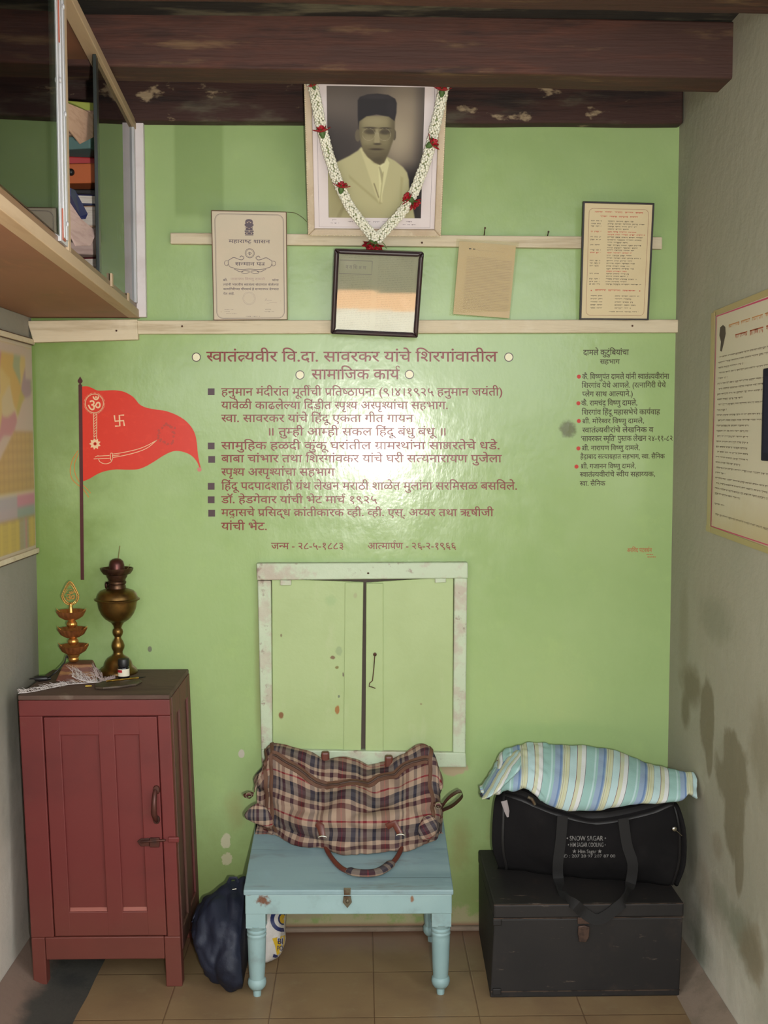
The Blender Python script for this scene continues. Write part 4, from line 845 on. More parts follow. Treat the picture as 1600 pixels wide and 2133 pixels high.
def printed_on(Gg, polys_px, m, name, par, lift=.0016):
    """lay flat print polygons on a soft surface: cut finely and follow the folds"""
    nu, nv = Gg.shape[:2]; vs = [Vector(p) for r in Gg for p in r]; fs = [(i*nv+j, i*nv+j+1, (i+1)*nv+j+1, (i+1)*nv+j) for i in range(nu-1) for j in range(nv-1)]
    bvh = BVHTree.FromPolygons(vs, fs); mb = MB()
    for pp in polys_px:
        bm = bmesh.new(); f = bm.faces.new([bm.verts.new((x, y, 0)) for x, y in pp])
        bmesh.ops.triangulate(bm, faces=bm.faces[:]); bmesh.ops.subdivide_edges(bm, edges=bm.edges[:], cuts=2, use_grid_fill=True); bmesh.ops.triangulate(bm, faces=bm.faces[:])
        bm.verts.index_update(); out = []
        for v in bm.verts:
            d = Vector(ray(v.co.x, v.co.y)).normalized(); h = bvh.ray_cast(Vector(CAMV), d)
            out.append(h[0]-d*lift if h[0] else None)
        ok = [f for f in bm.faces if all(out[v.index] is not None for v in f.verts)]
        b = len(mb.v); mb.v += [tuple(o) if o else (0, 0, 0) for o in out]; mb.f += [tuple(v.index+b for v in f.verts) for f in ok]; bm.free()
    return mb.build(name, m, par, 180)
def arc(cx_, cy_, r0, r1, a0, a1, n=10, ky=1.):
    A_ = [math.radians(a0+(a1-a0)*i/n) for i in range(n+1)]
    return [[(cx_+r1*math.cos(A_[i]), cy_+ky*r1*math.sin(A_[i])), (cx_+r1*math.cos(A_[i+1]), cy_+ky*r1*math.sin(A_[i+1])), (cx_+r0*math.cos(A_[i+1]), cy_+ky*r0*math.sin(A_[i+1])), (cx_+r0*math.cos(A_[i]), cy_+ky*r0*math.sin(A_[i]))] for i in range(n)]
blu = arc(588, 1915, 17, 25, 80, 235, 10, 1.05); printed_on(G3, blu, BLU, 'blue_swirl', pb_)
printed_on(G3, arc(590, 1914, 0.5, 11, 40, 330, 10, 1.2), BLU, 'blue_swirl', pb_, .0018); printed_on(G3, arc(589, 1914, 0.5, 6.5, 0, 350, 10, 1.5), YEL, 'yellow_swirl', pb_, .0026)
printed_on(G3, [[(567, 1955), (594, 1948), (592, 1968), (585, 1984), (577, 1990), (573, 1970)]], YEL, 'yellow_band', pb_, .0016)
printed_on(G3, [[(570, 1987), (579, 1990), (578, 1996), (568, 1994)]], BLU, 'blue_patch', pb_, .0016)
def print_text(Gg, txt, x0, x1, y0, y1, m, name, par, lift=.003):
    V, Fc, w = letters(txt); ys = [y for x, y in V]; hy = max(ys)
    return printed_on(Gg, [[(x0+(x1-x0)*V[i][0]/w, y1-(y1-y0)*V[i][1]/hy) for i in f] for f in Fc], m, name, par, lift)
print_text(G3, 'BI', 578, 590, 1955, 1966, BLU, 'bag_print', pb_); print_text(G3, 'PO', 577, 590, 1970, 1980, BLU, 'bag_print', pb_)
# ------------------------------------------------------------------ black trunk
TRK = M('black_painted_tin', (30, 26, 25), .65, layers=[('n', (22, 19, 19), 4, .4, .65, .8), ('n', (58, 46, 40), 12, .58, .78, .6), ('n', (96, 82, 72), 50, .64, .74, .7, (.4, 1, 1.5))], bump=(30, .3, .003))
tr = thing('trunk', 'black painted tin trunk standing on the floor in the right corner', 'trunk', (.66, -.25, 0))
TX0, TX1, TF, TB, TZ = .386, .941, -.455, -.03, .284
mb = MB().hexa([(TX0-.010, TF, 0.0), (TX1-.006, TF, 0), (TX1-.006, TB, 0), (TX0+.002, TB, 0), (TX0, TF, .238), (TX1, TF, .238), (TX1, TB, .238), (TX0, TB, .238)])
mb.build('trunk_body', TRK, tr, None, .004)
tlid = MB().box((TX0-.002, TF-.004, .240), (TX1+.002, TB, TZ)).build('lid', TRK, tr, None, .006)
EDG = M('worn_tin_edge', (84, 68, 58), .5, .3, layers=[('n', (34, 28, 26), 20, .45, .6, .9)])
mb = MB().box((TX0-.003, TF-.0048, .2405), (TX1+.003, TF-.004, .2425)); mb.build('lid_rim', EDG, tlid)
MB().box((TX0-.002, TF-.005, TZ-.0025), (TX1+.002, TF-.003, TZ-.0008)).build('lid_edge', EDG, tlid)
MB().box((TX0-.008, TF-.002, .018), (TX1-.006, TF, .021)).build('bottom_rim', EDG, tr)
q = lambda px, py, o=0.: onY(px, py, TF-.005-o)
mb = MB().slab([q(1203, 1910), q(1228, 1910), q(1228, 1924), q(1203, 1924)], (0, -.004, 0)).slab([q(1204, 1928), q(1216, 1926), q(1228, 1929), q(1226, 1950), q(1220, 1961), q(1206, 1960), q(1203, 1945)], (0, -.007, 0))
lab(mb.build('hasp', M('rust_brown_hasp', (82, 62, 52), .55, .4, layers=[('n', (52, 40, 36), 40, .45, .65, .8)]), tlid, None, .002), 'rust brown hasp')
for zc in (.24, .03): MB().box((TX0-.004, TF-.006, zc-.02), (TX0+.022, TF+.03, zc+.0)).build('corner_plate', TRK, tr, None, .003)
# ------------------------------------------------------------------ black holdall on the trunk
BLKC = M('black_canvas', (20, 18, 19), .85, layers=[('n', (34, 31, 31), 6, .5, .75, .7), ('n', (15, 14, 15), 4, .45, .65, .7)], bump=(60, .3, .003), spec=.15)
hb = thing('holdall', 'large black canvas holdall with white printing standing on the black trunk', 'bag', (.70, -.24, TZ))
ZB_ = TZ+.001
fl0, fl1 = Vector((.425, -.225)), Vector((.955, -.365))
def hst(t, ztop, fb=0., side=0.):
    f = fl0.lerp(fl1, t); b = Vector((f.x+.045*(1-t)*1., f.y+.215-.05*t))
    b.x = min(b.x, .985)
    h = ztop-ZB_
    return [Vector(p) for p in ((b.x, b.y-.03, ZB_), (b.x, b.y, ZB_+.02), (b.x, b.y+.004, ZB_+h*.5), (b.x, b.y-.02, ZB_+h*.93), ((b.x+f.x)/2, (b.y+f.y)/2, ztop+.004), (f.x+side*.3, f.y+.03, ZB_+h*.97), (f.x+side, f.y-.004-fb, ZB_+h*.72), (f.x+side, f.y-.008-fb, ZB_+h*.35), (f.x, f.y, ZB_+.022), (f.x, f.y+.02, ZB_))]
top_px = ((0, 1664), (.06, 1656), (.14, 1656), (.3, 1676), (.5, 1694), (.68, 1690), (.85, 1680), (.95, 1674), (1., 1690))
hs = []
for t, py in top_px:
    f = fl0.lerp(fl1, t); z = onY(740, py, f.y).z
    hs.append(hst(t, z, .016*math.sin(math.pi*t), -.018 if t == 0 else (.016 if t == 1 else (-.010 if t < .1 else (.012 if t > .9 else 0)))))
def hf(p, U, V, a, b): return .007*nz(p, 9)+.006*(abs(nz((p[0], p[1], p[2]*.6), 13))-.2)+.010*math.exp(-((a-.93)/.03)**2)*-1*(1 if b > .5 else .3)+.012*(nz((p[0], 0, p[2]*.5), 11))*max(0, a-.7)
GH, UH = loft(hs, 100, 90, hf); GH[:, :, 2] = np.maximum(GH[:, :, 2], ZB_); GH[:, :, 0] = np.minimum(GH[:, :, 0], .998)
loft_mb(GH, UH).build('bag_body', BLKC, hb, 180)
NH = np.cross(np.gradient(GH, axis=0), np.gradient(GH, axis=1)); NH /= np.linalg.norm(NH, axis=2, keepdims=True)+1e-9
if (NH*(GH-GH.mean((0, 1)))).sum() < 0: NH = -NH
PIP = M('shiny_black_piping', (30, 28, 28), .5, spec=.3)
ribbon([(9, 50), (25, 53), (50, 55), (72, 54), (90, 51)], .010, PIP, 'piping', hb, GH, NH, .004)
ribbon([(9, 47), (25, 50), (50, 52), (72, 51), (90, 48)], .018, M('black_zip', (32, 30, 30), .5), 'zip', hb, GH, NH, .002)
for i0 in (10, 90): ribbon([(i0, 44), (i0, 58), (i0, 72), (i0, 84)], .008, PIP, 'end_piping', hb, GH, NH, .004)
WEB = M('black_webbing', (22, 20, 20), .8, bump=(120, .3, .002))
def front(px, py, o=.004):
    lo, hi = -.6, -.05
    for _ in range(40):
        m_ = (lo+hi)/2; p = onY(px, py, m_); t = max(0, min(1, (p.x-fl0.x)/(fl1.x-fl0.x))); yy = fl0.y+(fl1.y-fl0.y)*t-.022*math.sin(math.pi*t)-o-.006
        if m_ < yy: lo = m_
        else: hi = m_
    return onY(px, py, lo)
def webbing(pts, name, w=.016):
    C = cr(pts, 50); P = []
    for k in range(50):
        d = Vector(C[min(k+1, 49)]-C[max(k-1, 0)]).normalized(); s = d.cross(Vector((0, -1, .1))).normalized()*w; p = Vector(C[k]); n_ = s.cross(d).normalized()*.0025
        P.append([tuple(p-s+n_), tuple(p+s+n_), tuple(p+s-n_), tuple(p-s-n_), tuple(p-s+n_)])
    return MB().grid(P).build(name, WEB, hb, 40)
tz = lambda px, py, o=.004: (lambda p: p)(onZ(px, py, TZ+o))
webbing([front(1172, 1700), front(1168, 1750), front(1162, 1800), front(1164, 1835), tz(1176, 1868), tz(1198, 1884, .006), onY(1215, 1900, TF-.012), onY(1240, 1915, TF-.014), onY(1262, 1908, TF-.014), onY(1285, 1890, TF-.012), tz(1300, 1876, .006), front(1312, 1845), front(1318, 1800), front(1306, 1760), front(1298, 1705)], 'carry_strap')
PRT = M('faded_white_print', (122, 118, 116), .7, layers=[('n', (60, 58, 58), 60, .45, .6, .7)])
for a in (('• SNOW SAGAR •', 1180, 1263, 1741, 1751, 'bag_print'), ('• HIM SAGAR COOLING •', 1183, 1262, 1755, 1764, 'bag_print'), ('★ Him Sagar ★', 1192, 1254, 1768, 1777, 'bag_print'), ('✆ : 207 20 97 207 87 00', 1172, 1282, 1779, 1786, 'bag_print')):
    print_text(GH, a[0], a[1], a[2], a[3], a[4], PRT, a[5], hb, .0025)
p = front(1405, 1727, .012); mb = MB().ball(p, .008, 10, 6, (1, .5, 1)); mb.tube([p, p+Vector((.022, -.002, -.020))], .0016, 6); lab(mb.build('zip_pull', STEEL, hb, 60), 'bright metal zip pull')
p = front(1108, 1664, .010); mb = MB().tube([p+Vector((-.012, 0, .006)), p+Vector((.0, 0, 0)), p+Vector((.010, 0, -.018))], .005, 8); mb.build('zip_slider', bpy.data.materials['old_grey_hasp'], hb, 60)
p = front(1052, 1690, .004)
MB().tube([front(1050, 1668), front(1056, 1690), front(1058, 1702)], [.010, .008, .003], 8, (0, 1, 0)).build('bag_content', M('grey_white_cloth', (150, 140, 140), .8), hb, 60)
# ------------------------------------------------------------------ striped towel
def towelmat():
    t = NT('striped_towel_cloth'); ax = t.axes(t.coord('UV'))
    AQ, TE, WH, YE, BL, DB, GR = (176, 200, 202), (146, 180, 175), (206, 208, 208), (192, 194, 166), (140, 158, 182), (106, 130, 168), (112, 104, 110)
    u = t.math('FRACT', t.math('DIVIDE', ax[0], .130))
    c = t.ramp(u, [(0, BL), (.05, DB), (.09, BL), (.12, YE), (.15, GR), (.158, YE), (.20, (178, 172, 120)), (.21, YE), (.27, GR), (.278, AQ), (.44, (120, 70, 70)), (.45, YE), (.54, WH), (.64, GR), (.65, TE), (.84, AQ), (.88, TE), (.93, BL)])
    c = t.mix(t.remap(t.noise(t.coord('Object'), 20, 4), .5, .75, 0, .2), c, lin((150, 190, 190)))
    t.bump(t.noise(t.coord('Object'), 220, 3), .25, .002); return t.out(c, .9, 0, .2)
TOW = towelmat()
def tst(px, pt, pb, d0, d1, sk=0.):
    """upper and lower edges in the photo; front and back depth"""
    Xt = onY(px, pt, d1).x; zt = onY(px, pt, d1).z; f = onY(px+sk, pb, d0); h = zt-f.z
    B = lambda k, y, z: Vector((Xt+(f.x-Xt)*k, y, z))
    return [B(.9, d1+.035, f.z+.012), B(.3, d1+.05, f.z+h*.45), B(.05, d1+.03, f.z+h*.85), B(0, d1, zt), B(.25, d1-(d1-d0)*.45, zt-h*.14), B(.6, d0+.012, f.z+h*.55), B(.85, d0-.008, f.z+h*.22), B(1., d0+.002, f.z), B(1, d0+.03, f.z+.004), B(.95, (d0+d1)/2, f.z+.010)]
ts = [tst(1012, 1636, 1663, -.24, -.19), tst(1030, 1600, 1659, -.25, -.17, -6), tst(1046, 1566, 1654, -.255, -.15, -4), tst(1075, 1553, 1646, -.26, -.13, 0), tst(1110, 1547, 1648, -.27, -.12, -4), tst(1150, 1551, 1672, -.29, -.13, -12), tst(1190, 1555, 1688, -.31, -.14, -18), tst(1235, 1558, 1690, -.325, -.16, -22), tst(1280, 1562, 1688, -.335, -.18, -22), tst(1320, 1578, 1682, -.345, -.20, -18), tst(1355, 1592, 1678, -.352, -.22, -12), tst(1390, 1602, 1674, -.36, -.25, -6), tst(1418, 1606, 1668, -.365, -.28), tst(1433, 1609, 1655, -.368, -.30), tst(1446, 1612, 1664, -.37, -.31, 2), tst(1451, 1622, 1666, -.37, -.33, 0)]
def tf(p, U, V, a, b): return .006*nz(p, 10)+.005*(abs(nz((p[0]*1.4, p[1], p[2]*.8), 16))-.2)+.002*nz(p, 40) + (.010*(abs(nz((p[0]*1.3+p[2], p[1], p[2]), 22))-.2) if a < .32 else 0)
GT, UT = loft(ts, 150, 80, tf); GT[:, :, 0] = np.minimum(GT[:, :, 0], XR-.006)
tw = tag(loft_mb(GT, UT).build('towel', TOW, None, 180, 0, (.70, -.25, .6)), 'folded towel with aqua, yellow and blue stripes heaped over the black holdall', 'towel')
rnd = random.Random(3)
tl_ = [tst(1004, 1648, 1663, -.272, -.225), tst(1016, 1628, 1662, -.280, -.215), tst(1034, 1600, 1652, -.284, -.205), tst(1054, 1580, 1634, -.284, -.20), tst(1074, 1566, 1612, -.28, -.195), tst(1084, 1566, 1596, -.26, -.20)]
GL, UL = loft(tl_, 40, 50, lambda p, U, V, a, b: .004*nz(p, 18)+.004*(abs(nz((p[0]+p[2], p[1], p[2]), 26))-.2)); UL = np.stack([UL[:, :, 0]*.55+UL[:, :, 1]*.8, UL[:, :, 1]], 2)
loft_mb(GL, UL).build('towel_corner', TOW, tw, 180)
MB().tube([onY(1001, 1652, -.262), onY(1006, 1661, -.266), onY(1020, 1663, -.266)], .004, 8).build('dark_hem', M('dark_hem_cloth', (30, 32, 40), .8), tw, 60)
# ------------------------------------------------------------------ panels hung on the wall
class Panel:
    """a flat panel from its four corners in the photograph, each at its own distance from the wall"""
    def __init__(s, px, ys):
        s.c = [onY(x, y, Y) for (x, y), Y in zip(px, ys)]; a, b, c_, d = s.c
        s.n = (b-a).cross(d-a).normalized(); s.n = s.n if s.n.y < 0 else -s.n
        s.w = ((b-a).length+(c_-d).length)/2; s.h = ((d-a).length+(c_-b).length)/2
    def P(s, u, v, o=0.):
        a, b, c_, d = s.c; return (a*(1-u)+b*u)*(1-v)+(d*(1-u)+c_*u)*v+s.n*o
    def slab(s, mb, u0, v0, u1, v1, o0, o1): return mb.slab([s.P(u0, v0, o0), s.P(u1, v0, o0), s.P(u1, v1, o0), s.P(u0, v1, o0)], s.n*(o1-o0))
    def frame(s, wu, t0, t1, name, m, par, bev=.002):
        wv = wu*s.w/s.h
        for i, q in enumerate((((0, 0), (1, 0), (1-wu, wv), (wu, wv)), ((1, 0), (1, 1), (1-wu, 1-wv), (1-wu, wv)), ((1, 1), (0, 1), (wu, 1-wv), (1-wu, 1-wv)), ((0, 1), (0, 0), (wu, wv), (wu, 1-wv)))):
            MB().slab([s.P(a, b, t0) for a, b in q], s.n*(t1-t0)).build(name, m, par, None, bev)
    def poly(s, mb, pts, o): return mb.add([s.P(u, v, o) for u, v in pts], [tuple(range(len(pts)))])
    def strokes(s, mb, pts, w, o, closed=False):
        q = [(u*s.w, v*s.h) for u, v in pts]; V, Fc = stroke(q, w); return mb.add([s.P(x/s.w, y/s.h, o) for x, y in V], Fc)
    def rect(s, mb, u0, v0, u1, v1, w, o, r=0.):
        pts = []; ru, rv = r/s.w, r/s.h
        for (cu, cv), a0 in (((u1-ru, v0+rv), -90), ((u1-ru, v1-rv), 0), ((u0+ru, v1-rv), 90), ((u0+ru, v0+rv), 180)):
            pts += [(cu+ru*math.cos(math.radians(a0+90*k/5)), cv+rv*math.sin(math.radians(a0+90*k/5))) for k in range(6)] if r else [(cu, cv)]
        pts.append(pts[0]); return s.strokes(mb, pts, w, o)
    def text(s, mb, txt, u0, u1, v0, v1, o): text_on(mb, txt, lambda a, b: s.P(a, b, o), u0, u1, v0, v1); return mb
    def words(s, mb, u0, u1, v, hgt, o, rnd, fill=1., wl=(.03, .09), gap=.012):
        """small print too fine to read: a row of short ragged word marks"""
        u = u0
        while u < u1*fill+u0*(1-fill):
            w = min(rnd.uniform(*wl), u1-u); h0 = hgt*rnd.uniform(.75, 1.1)
            if w > .004:
                s.poly(mb, [(u, v), (u+w, v), (u+w, v+hgt*.24), (u, v+hgt*.24)], o)
                n = max(2, int(w/.011))
                for k in range(n):
                    if rnd.random() < .15: continue
                    a = u+w*(k+rnd.uniform(0, .5))/n; b = a+w/n*rnd.uniform(.2, .7); y0 = v+hgt*rnd.choice((0, 0, .35, .5)); s.poly(mb, [(a, y0), (b, y0), (b-w/n*.1, v+h0*rnd.uniform(.6, 1.15)), (a+w/n*rnd.uniform(-.2, .2), v+h0*rnd.uniform(.6, 1.1))], o)
            u += w+gap
def ink(name, col): return M(name, col, .7)
INKP = ink('purple_grey_ink', (96, 84, 92)); INKK = ink('dark_ink', (82, 72, 62)); INKR = ink('red_ink', (190, 70, 56)); INKG = ink('grey_ink', (132, 124, 116))
# --- garlanded portrait
pn = Panel(((633, 147), (932, 152), (918, 490), (642, 488)), (-.235, -.235, -.034, -.034))
pt = thing('framed_portrait', 'large cream-framed sepia portrait of a man in a black cap, draped with a garland', 'picture', pn.P(.5, 1, 0))
FRM = M('cream_gilt_moulding', (196, 178, 152), .5, layers=[('n', (176, 152, 124), 10, .45, .68, .6), ('n', (222, 208, 180), 24, .6, .75, .6)], bump=(160, .5, .003))
pn.frame(.052, .0, .024, 'frame_side', FRM, pt, .004)
mb = MB()
for e_ in (((.006, .006), (.994, .006)), ((.994, .006), (.994, .994)), ((.994, .994), (.006, .994)), ((.006, .994), (.006, .006))):
    n = 90
    for k in range(n): a = k/n; p = pn.P(e_[0][0]+(e_[1][0]-e_[0][0])*a, e_[0][1]+(e_[1][1]-e_[0][1])*a, .023); mb.ball(p, .0022, 5, 4)
o = mb.build('beaded_edge', M('pale_gilt', (226, 212, 180), .35, .3), pt, 60); o['kind'] = 'stuff'
mb = MB(); pn.slab(mb, .04, .03, .96, .97, .002, .010); mb.build('mount', M('white_mount_paper', (216, 206, 206), .6, layers=[('n', (204, 192, 190), 6, .45, .7, .5)]), pt)
mb = MB(); pn.rect(mb, .085, .03, .915, .945, .0009, .0104); mb.build('mount_line', INKP, pt)
rnd = random.Random(11); mb = MB(); pn.words(mb, .34, .66, .064, .007, .0105, rnd, wl=(.04, .08), gap=.03); pn.words(mb, .185, .215, .898, .006, .0105, rnd); pn.words(mb, .17, .235, .918, .006, .0105, rnd, wl=(.012, .02)); pn.words(mb, .30, .62, .908, .007, .0105, rnd, wl=(.03, .06), gap=.02); pn.words(mb, .735, .78, .905, .006, .0105, rnd); pn.words(mb, .71, .815, .925, .006, .0105, rnd, wl=(.02, .03)); mb.build('caption_print', INKP, pt)
# the printed photograph: a fine grid that carries the print in its colours
U0, U1, V0, V1 = .157, .845, .082, .885
gw, gh = 150, 205
def ss_(a, b, x):
    t = np.clip((x-a)/(b-a), 0, 1); return t*t*(3-2*t)
xx, yy = np.meshgrid(np.linspace(355, 1255, gw), np.linspace(205, 1435, gh))
def ell(cx_, cy_, rx, ry, soft=.12): return 1-ss_(1-soft, 1+soft, np.sqrt(((xx-cx_)/rx)**2+((yy-cy_)/ry)**2))
def inpoly(pts, soft=9.):
    P = np.array(pts, float); n = len(P); ins = np.zeros(xx.shape, bool); dist = np.full(xx.shape, 1e9)
    for i in range(n):
        a, b = P[i], P[(i+1) % n]; c1 = (a[1] > yy) != (b[1] > yy)
        with np.errstate(divide='ignore', invalid='ignore'): xi = (b[0]-a[0])*(yy-a[1])/(b[1]-a[1])+a[0]
        ins ^= c1 & (xx < xi); d = b-a; t = np.clip(((xx-a[0])*d[0]+(yy-a[1])*d[1])/(d@d+1e-9), 0, 1); dist = np.minimum(dist, np.hypot(xx-a[0]-t*d[0], yy-a[1]-t*d[1]))
    sd = np.where(ins, dist, -dist); return ss_(-soft, soft, sd)
im = np.zeros((gh, gw, 3)); im[:] = (100, 92, 88)
def lay(m, col): im[:] = im*(1-m[..., None])+np.array(col, float)*m[..., None]
lay(ss_(500, 1300, yy)*.7, (48, 44, 46)); lay(ell(420, 350, 260, 200, .8)*.5, (122, 112, 104)); lay(ell(420, 760, 240, 220, .7)*.5, (60, 56, 58))
lay(ell(1060, 520, 230, 420, .9)*.95, (158, 146, 128)); lay(ell(1010, 700, 120, 180, .8)*.6, (182, 172, 150)); lay(ss_(860, 1100, yy)*ss_(1000, 1120, xx), (44, 40, 44)); lay(ss_(1130, 1270, xx)*.6, (80, 74, 72))
SUIT = (186, 182, 146)
jk = inpoly([(355, 1440), (352, 990), (385, 940), (440, 900), (560, 840), (640, 790), (672, 755), (740, 800), (900, 835), (990, 880), (1070, 940), (1110, 990), (1130, 1060), (1138, 1200), (1170, 1300), (1196, 1440)]); lay(jk, SUIT)
lay(jk*ell(420, 1250, 90, 260, .7)*.5, (158, 152, 116)); lay(jk*inpoly([(555, 1020), (600, 1060), (870, 1290), (850, 1300), (560, 1050)], 14)*.35, (150, 144, 104)); lay(jk*inpoly([(660, 770), (705, 770), (860, 930), (880, 1280), (840, 1285), (770, 1090)], 10)*.45, (216, 212, 170))
lay(jk*inpoly([(1050, 1030), (1075, 1040), (1060, 1300), (1045, 1240)], 14)*.5, (166, 160, 120)); lay(jk*inpoly([(430, 1440), (440, 1410), (520, 1270), (530, 1290), (470, 1440)], 10)*.5, (140, 134, 100)); lay(jk*ss_(1250, 1440, yy)*.3, (160, 154, 124))
lay(inpoly([(835, 925), (905, 840), (940, 900), (860, 1280), (845, 1200)], 6)*.8, (214, 212, 172)); lay(inpoly([(790, 1100), (800, 1095), (845, 1230), (838, 1240)], 6)*.7, (120, 112, 88)); lay(inpoly([(838, 940), (850, 935), (880, 1010), (868, 1090), (850, 990)], 6)*.55, (140, 134, 106)); lay(inpoly([(878, 985), (888, 985), (858, 1290), (848, 1285)], 5)*.5, (150, 144, 108)); lay(inpoly([(870, 860), (900, 835), (906, 900), (860, 940)], 6)*.7, (222, 220, 184))
fc = inpoly([(650, 560), (652, 470), (985, 470), (985, 600), (972, 690), (935, 800), (890, 900), (850, 922), (800, 900), (735, 850), (690, 790), (665, 700)], 9)
lay(ell(640, 650, 26, 56)*.9, (118, 110, 92)); lay(ell(982, 640, 18, 50)*.9, (96, 88, 74)); lay(fc, (136, 128, 100))
lay(fc*ell(800, 520, 130, 60, .8)*.8, (166, 158, 128)); lay(fc*ss_(700, 860, yy)*.75, (96, 88, 70)); lay(fc*ss_(900, 990, xx)*.6, (92, 84, 68)); lay(fc*(1-ss_(650, 700, xx))*.5, (110, 102, 82))
lay(fc*ell(735, 690, 50, 36, .7)*.6, (158, 150, 122)); lay(fc*ell(895, 690, 36, 34, .7)*.4, (140, 132, 106)); lay(ell(760, 612, 55, 24, .5)*.75, (78, 70, 58)); lay(ell(895, 614, 50, 24, .5)*.75, (74, 66, 56)); lay(ell(755, 578, 60, 9, .6)*.8, (70, 62, 54)); lay(ell(895, 580, 52, 9, .6)*.8, (68, 60, 52))
lay(inpoly([(806, 590), (830, 590), (848, 700), (838, 726), (802, 722), (792, 706)], 9)*.75, (172, 164, 134)); lay(ell(824, 726, 34, 10, .5)*.75, (74, 66, 54)); lay(ell(815, 775, 62, 9, .6)*.85, (72, 62, 52)); lay(ell(815, 800, 40, 12, .7)*.5, (126, 116, 94)); lay(ell(835, 880, 50, 28, .8)*.4, (80, 72, 58)); lay(ell(790, 822, 60, 26, .9)*.4, (120, 112, 90))
for gx in (742, 890):
    rr = np.sqrt(((xx-gx)/58)**2+((yy-638)/56)**2); lay((1-ss_(.0, .07, np.abs(rr-1)))*.6, (178, 172, 146))
lay(inpoly([(800, 622), (832, 622), (832, 630), (800, 630)], 5)*.6, (170, 164, 140))
cp = inpoly([(640, 330), (660, 300), (730, 276), (820, 268), (920, 278), (985, 312), (1000, 350), (998, 440), (982, 512), (930, 474), (815, 456), (720, 474), (655, 520), (645, 590), (640, 470)], 6); lay(cp, (44, 40, 46)); lay(cp*ell(810, 296, 150, 22, .7)*.5, (74, 70, 76)); lay(cp*ell(950, 400, 40, 90, .8)*.3, (66, 62, 66))
def printed(panel, u0, v0, u1, v1, off, img, name, par, rough=.5):
    h, w = img.shape[:2]; me_mb = MB().grid([[panel.P(u0+(u1-u0)*i/(w-1), v0+(v1-v0)*j/(h-1), off) for i in range(w)] for j in range(h)])
    t = NT(name+'_ink'); a = t.new('VertexColor', layer_name='ink'); o = me_mb.build(name, t.out(a.outputs[0], rough, 0, .2), par)
    ca = o.data.color_attributes.new('ink', 'FLOAT_COLOR', 'POINT'); v = img.reshape(-1, 3)/255.; l = np.where(v <= .04045, v/12.92, ((v+.055)/1.055)**2.4)
    ca.data.foreach_set('color', np.hstack([l, np.ones((len(l), 1))]).astype(np.float32).ravel()); return o
im = 255*(im/255)**1.22
lab(printed(pn, U0, V0, U1, V1, .0108, im, 'portrait_print', pt), 'sepia print of a man in black cap, glasses and cream suit')
gl = NT('picture_glass')
def glassmat(name, tint=(1, 1, 1), refl=.06, rough=.0, ior=1.5):
    t = NT(name); t.n.remove(t.b); tr_ = t.new('BsdfTransparent'); tr_.inputs[0].default_value = (*tint, 1); g = t.new('BsdfGlossy'); g.inputs['Roughness'].default_value = rough
    fr_ = t.new('Fresnel'); fr_.inputs[0].default_value = ior; mx = t.new('MixShader'); t.link(t.math('ADD', fr_.outputs[0], refl, clamp=True), mx.inputs[0]); t.link(tr_.outputs[0], mx.inputs[1]); t.link(g.outputs[0], mx.inputs[2])
    t.link(mx.outputs[0], t.n['Material Output'].inputs[0]); return t.m
CLEAR = glassmat('picture_glass_pane', (.97, .98, .97), .0, .02)
# --- garland
BUD = M('white_jasmine_buds', (232, 230, 212), .6); STEMM = M('garland_green', (128, 138, 92), .8); PETAL = M('crimson_petals', (176, 28, 40), .55, layers=[('n', (120, 14, 30), 30, .45, .7, .7)]); SEPAL = M('rose_green', (74, 104, 50), .6)
ga = thing('flower_garland', 'white jasmine bud garland with red roses hung over the portrait', 'garland', pn.P(.5, .9, .05))
def onpanel(px, py, o):
    r = Vector(ray(px, py)); c = Vector(CAMV); t = (pn.c[0]+pn.n*o-c).dot(pn.n)/r.dot(pn.n); return c+r*t
rnd = random.Random(4)
def strand(path):
    pts = [onpanel(x, y, .044) for x, y in path]; C = cr(pts, 240); L = np.cumsum(np.r_[0, np.linalg.norm(np.diff(C, axis=0), axis=1)]); n = int(L[-1]/.0058); mb = MB()
    core = MB().tube([tuple(p) for p in C[::4]], .0095, 8).build('garland_cord', STEMM, ga, 180)
    for k in range(n):
        s = (k+.5)*L[-1]/n; i = int(np.searchsorted(L, s)); i = min(max(i, 1), 239); p = Vector(C[i]); d = Vector(C[i]-C[i-1]).normalized(); w = d.orthogonal().normalized(); q_ = d.cross(w)
        for m_ in range(8):
            a = 2*math.pi*(m_+.5*(k % 2))/8+rnd.uniform(-.2, .2); r = .0122+rnd.uniform(-.001, .0015); mb.ball(p+w*math.cos(a)*r+q_*math.sin(a)*r+d*rnd.uniform(-.0015, .0015), rnd.uniform(.0041, .0050), 6, 4)
    o = mb.build('jasmine_strand', BUD, ga, 180); o['kind'] = 'stuff'
strand([(648, 166), (657, 200), (664, 240), (671, 270), (684, 320), (697, 360), (711, 395), (732, 435), (757, 468), (782, 497)])
strand([(927, 172), (918, 215), (908, 258), (898, 300), (886, 340), (871, 380), (853, 418), (832, 448), (806, 476), (784, 500)])
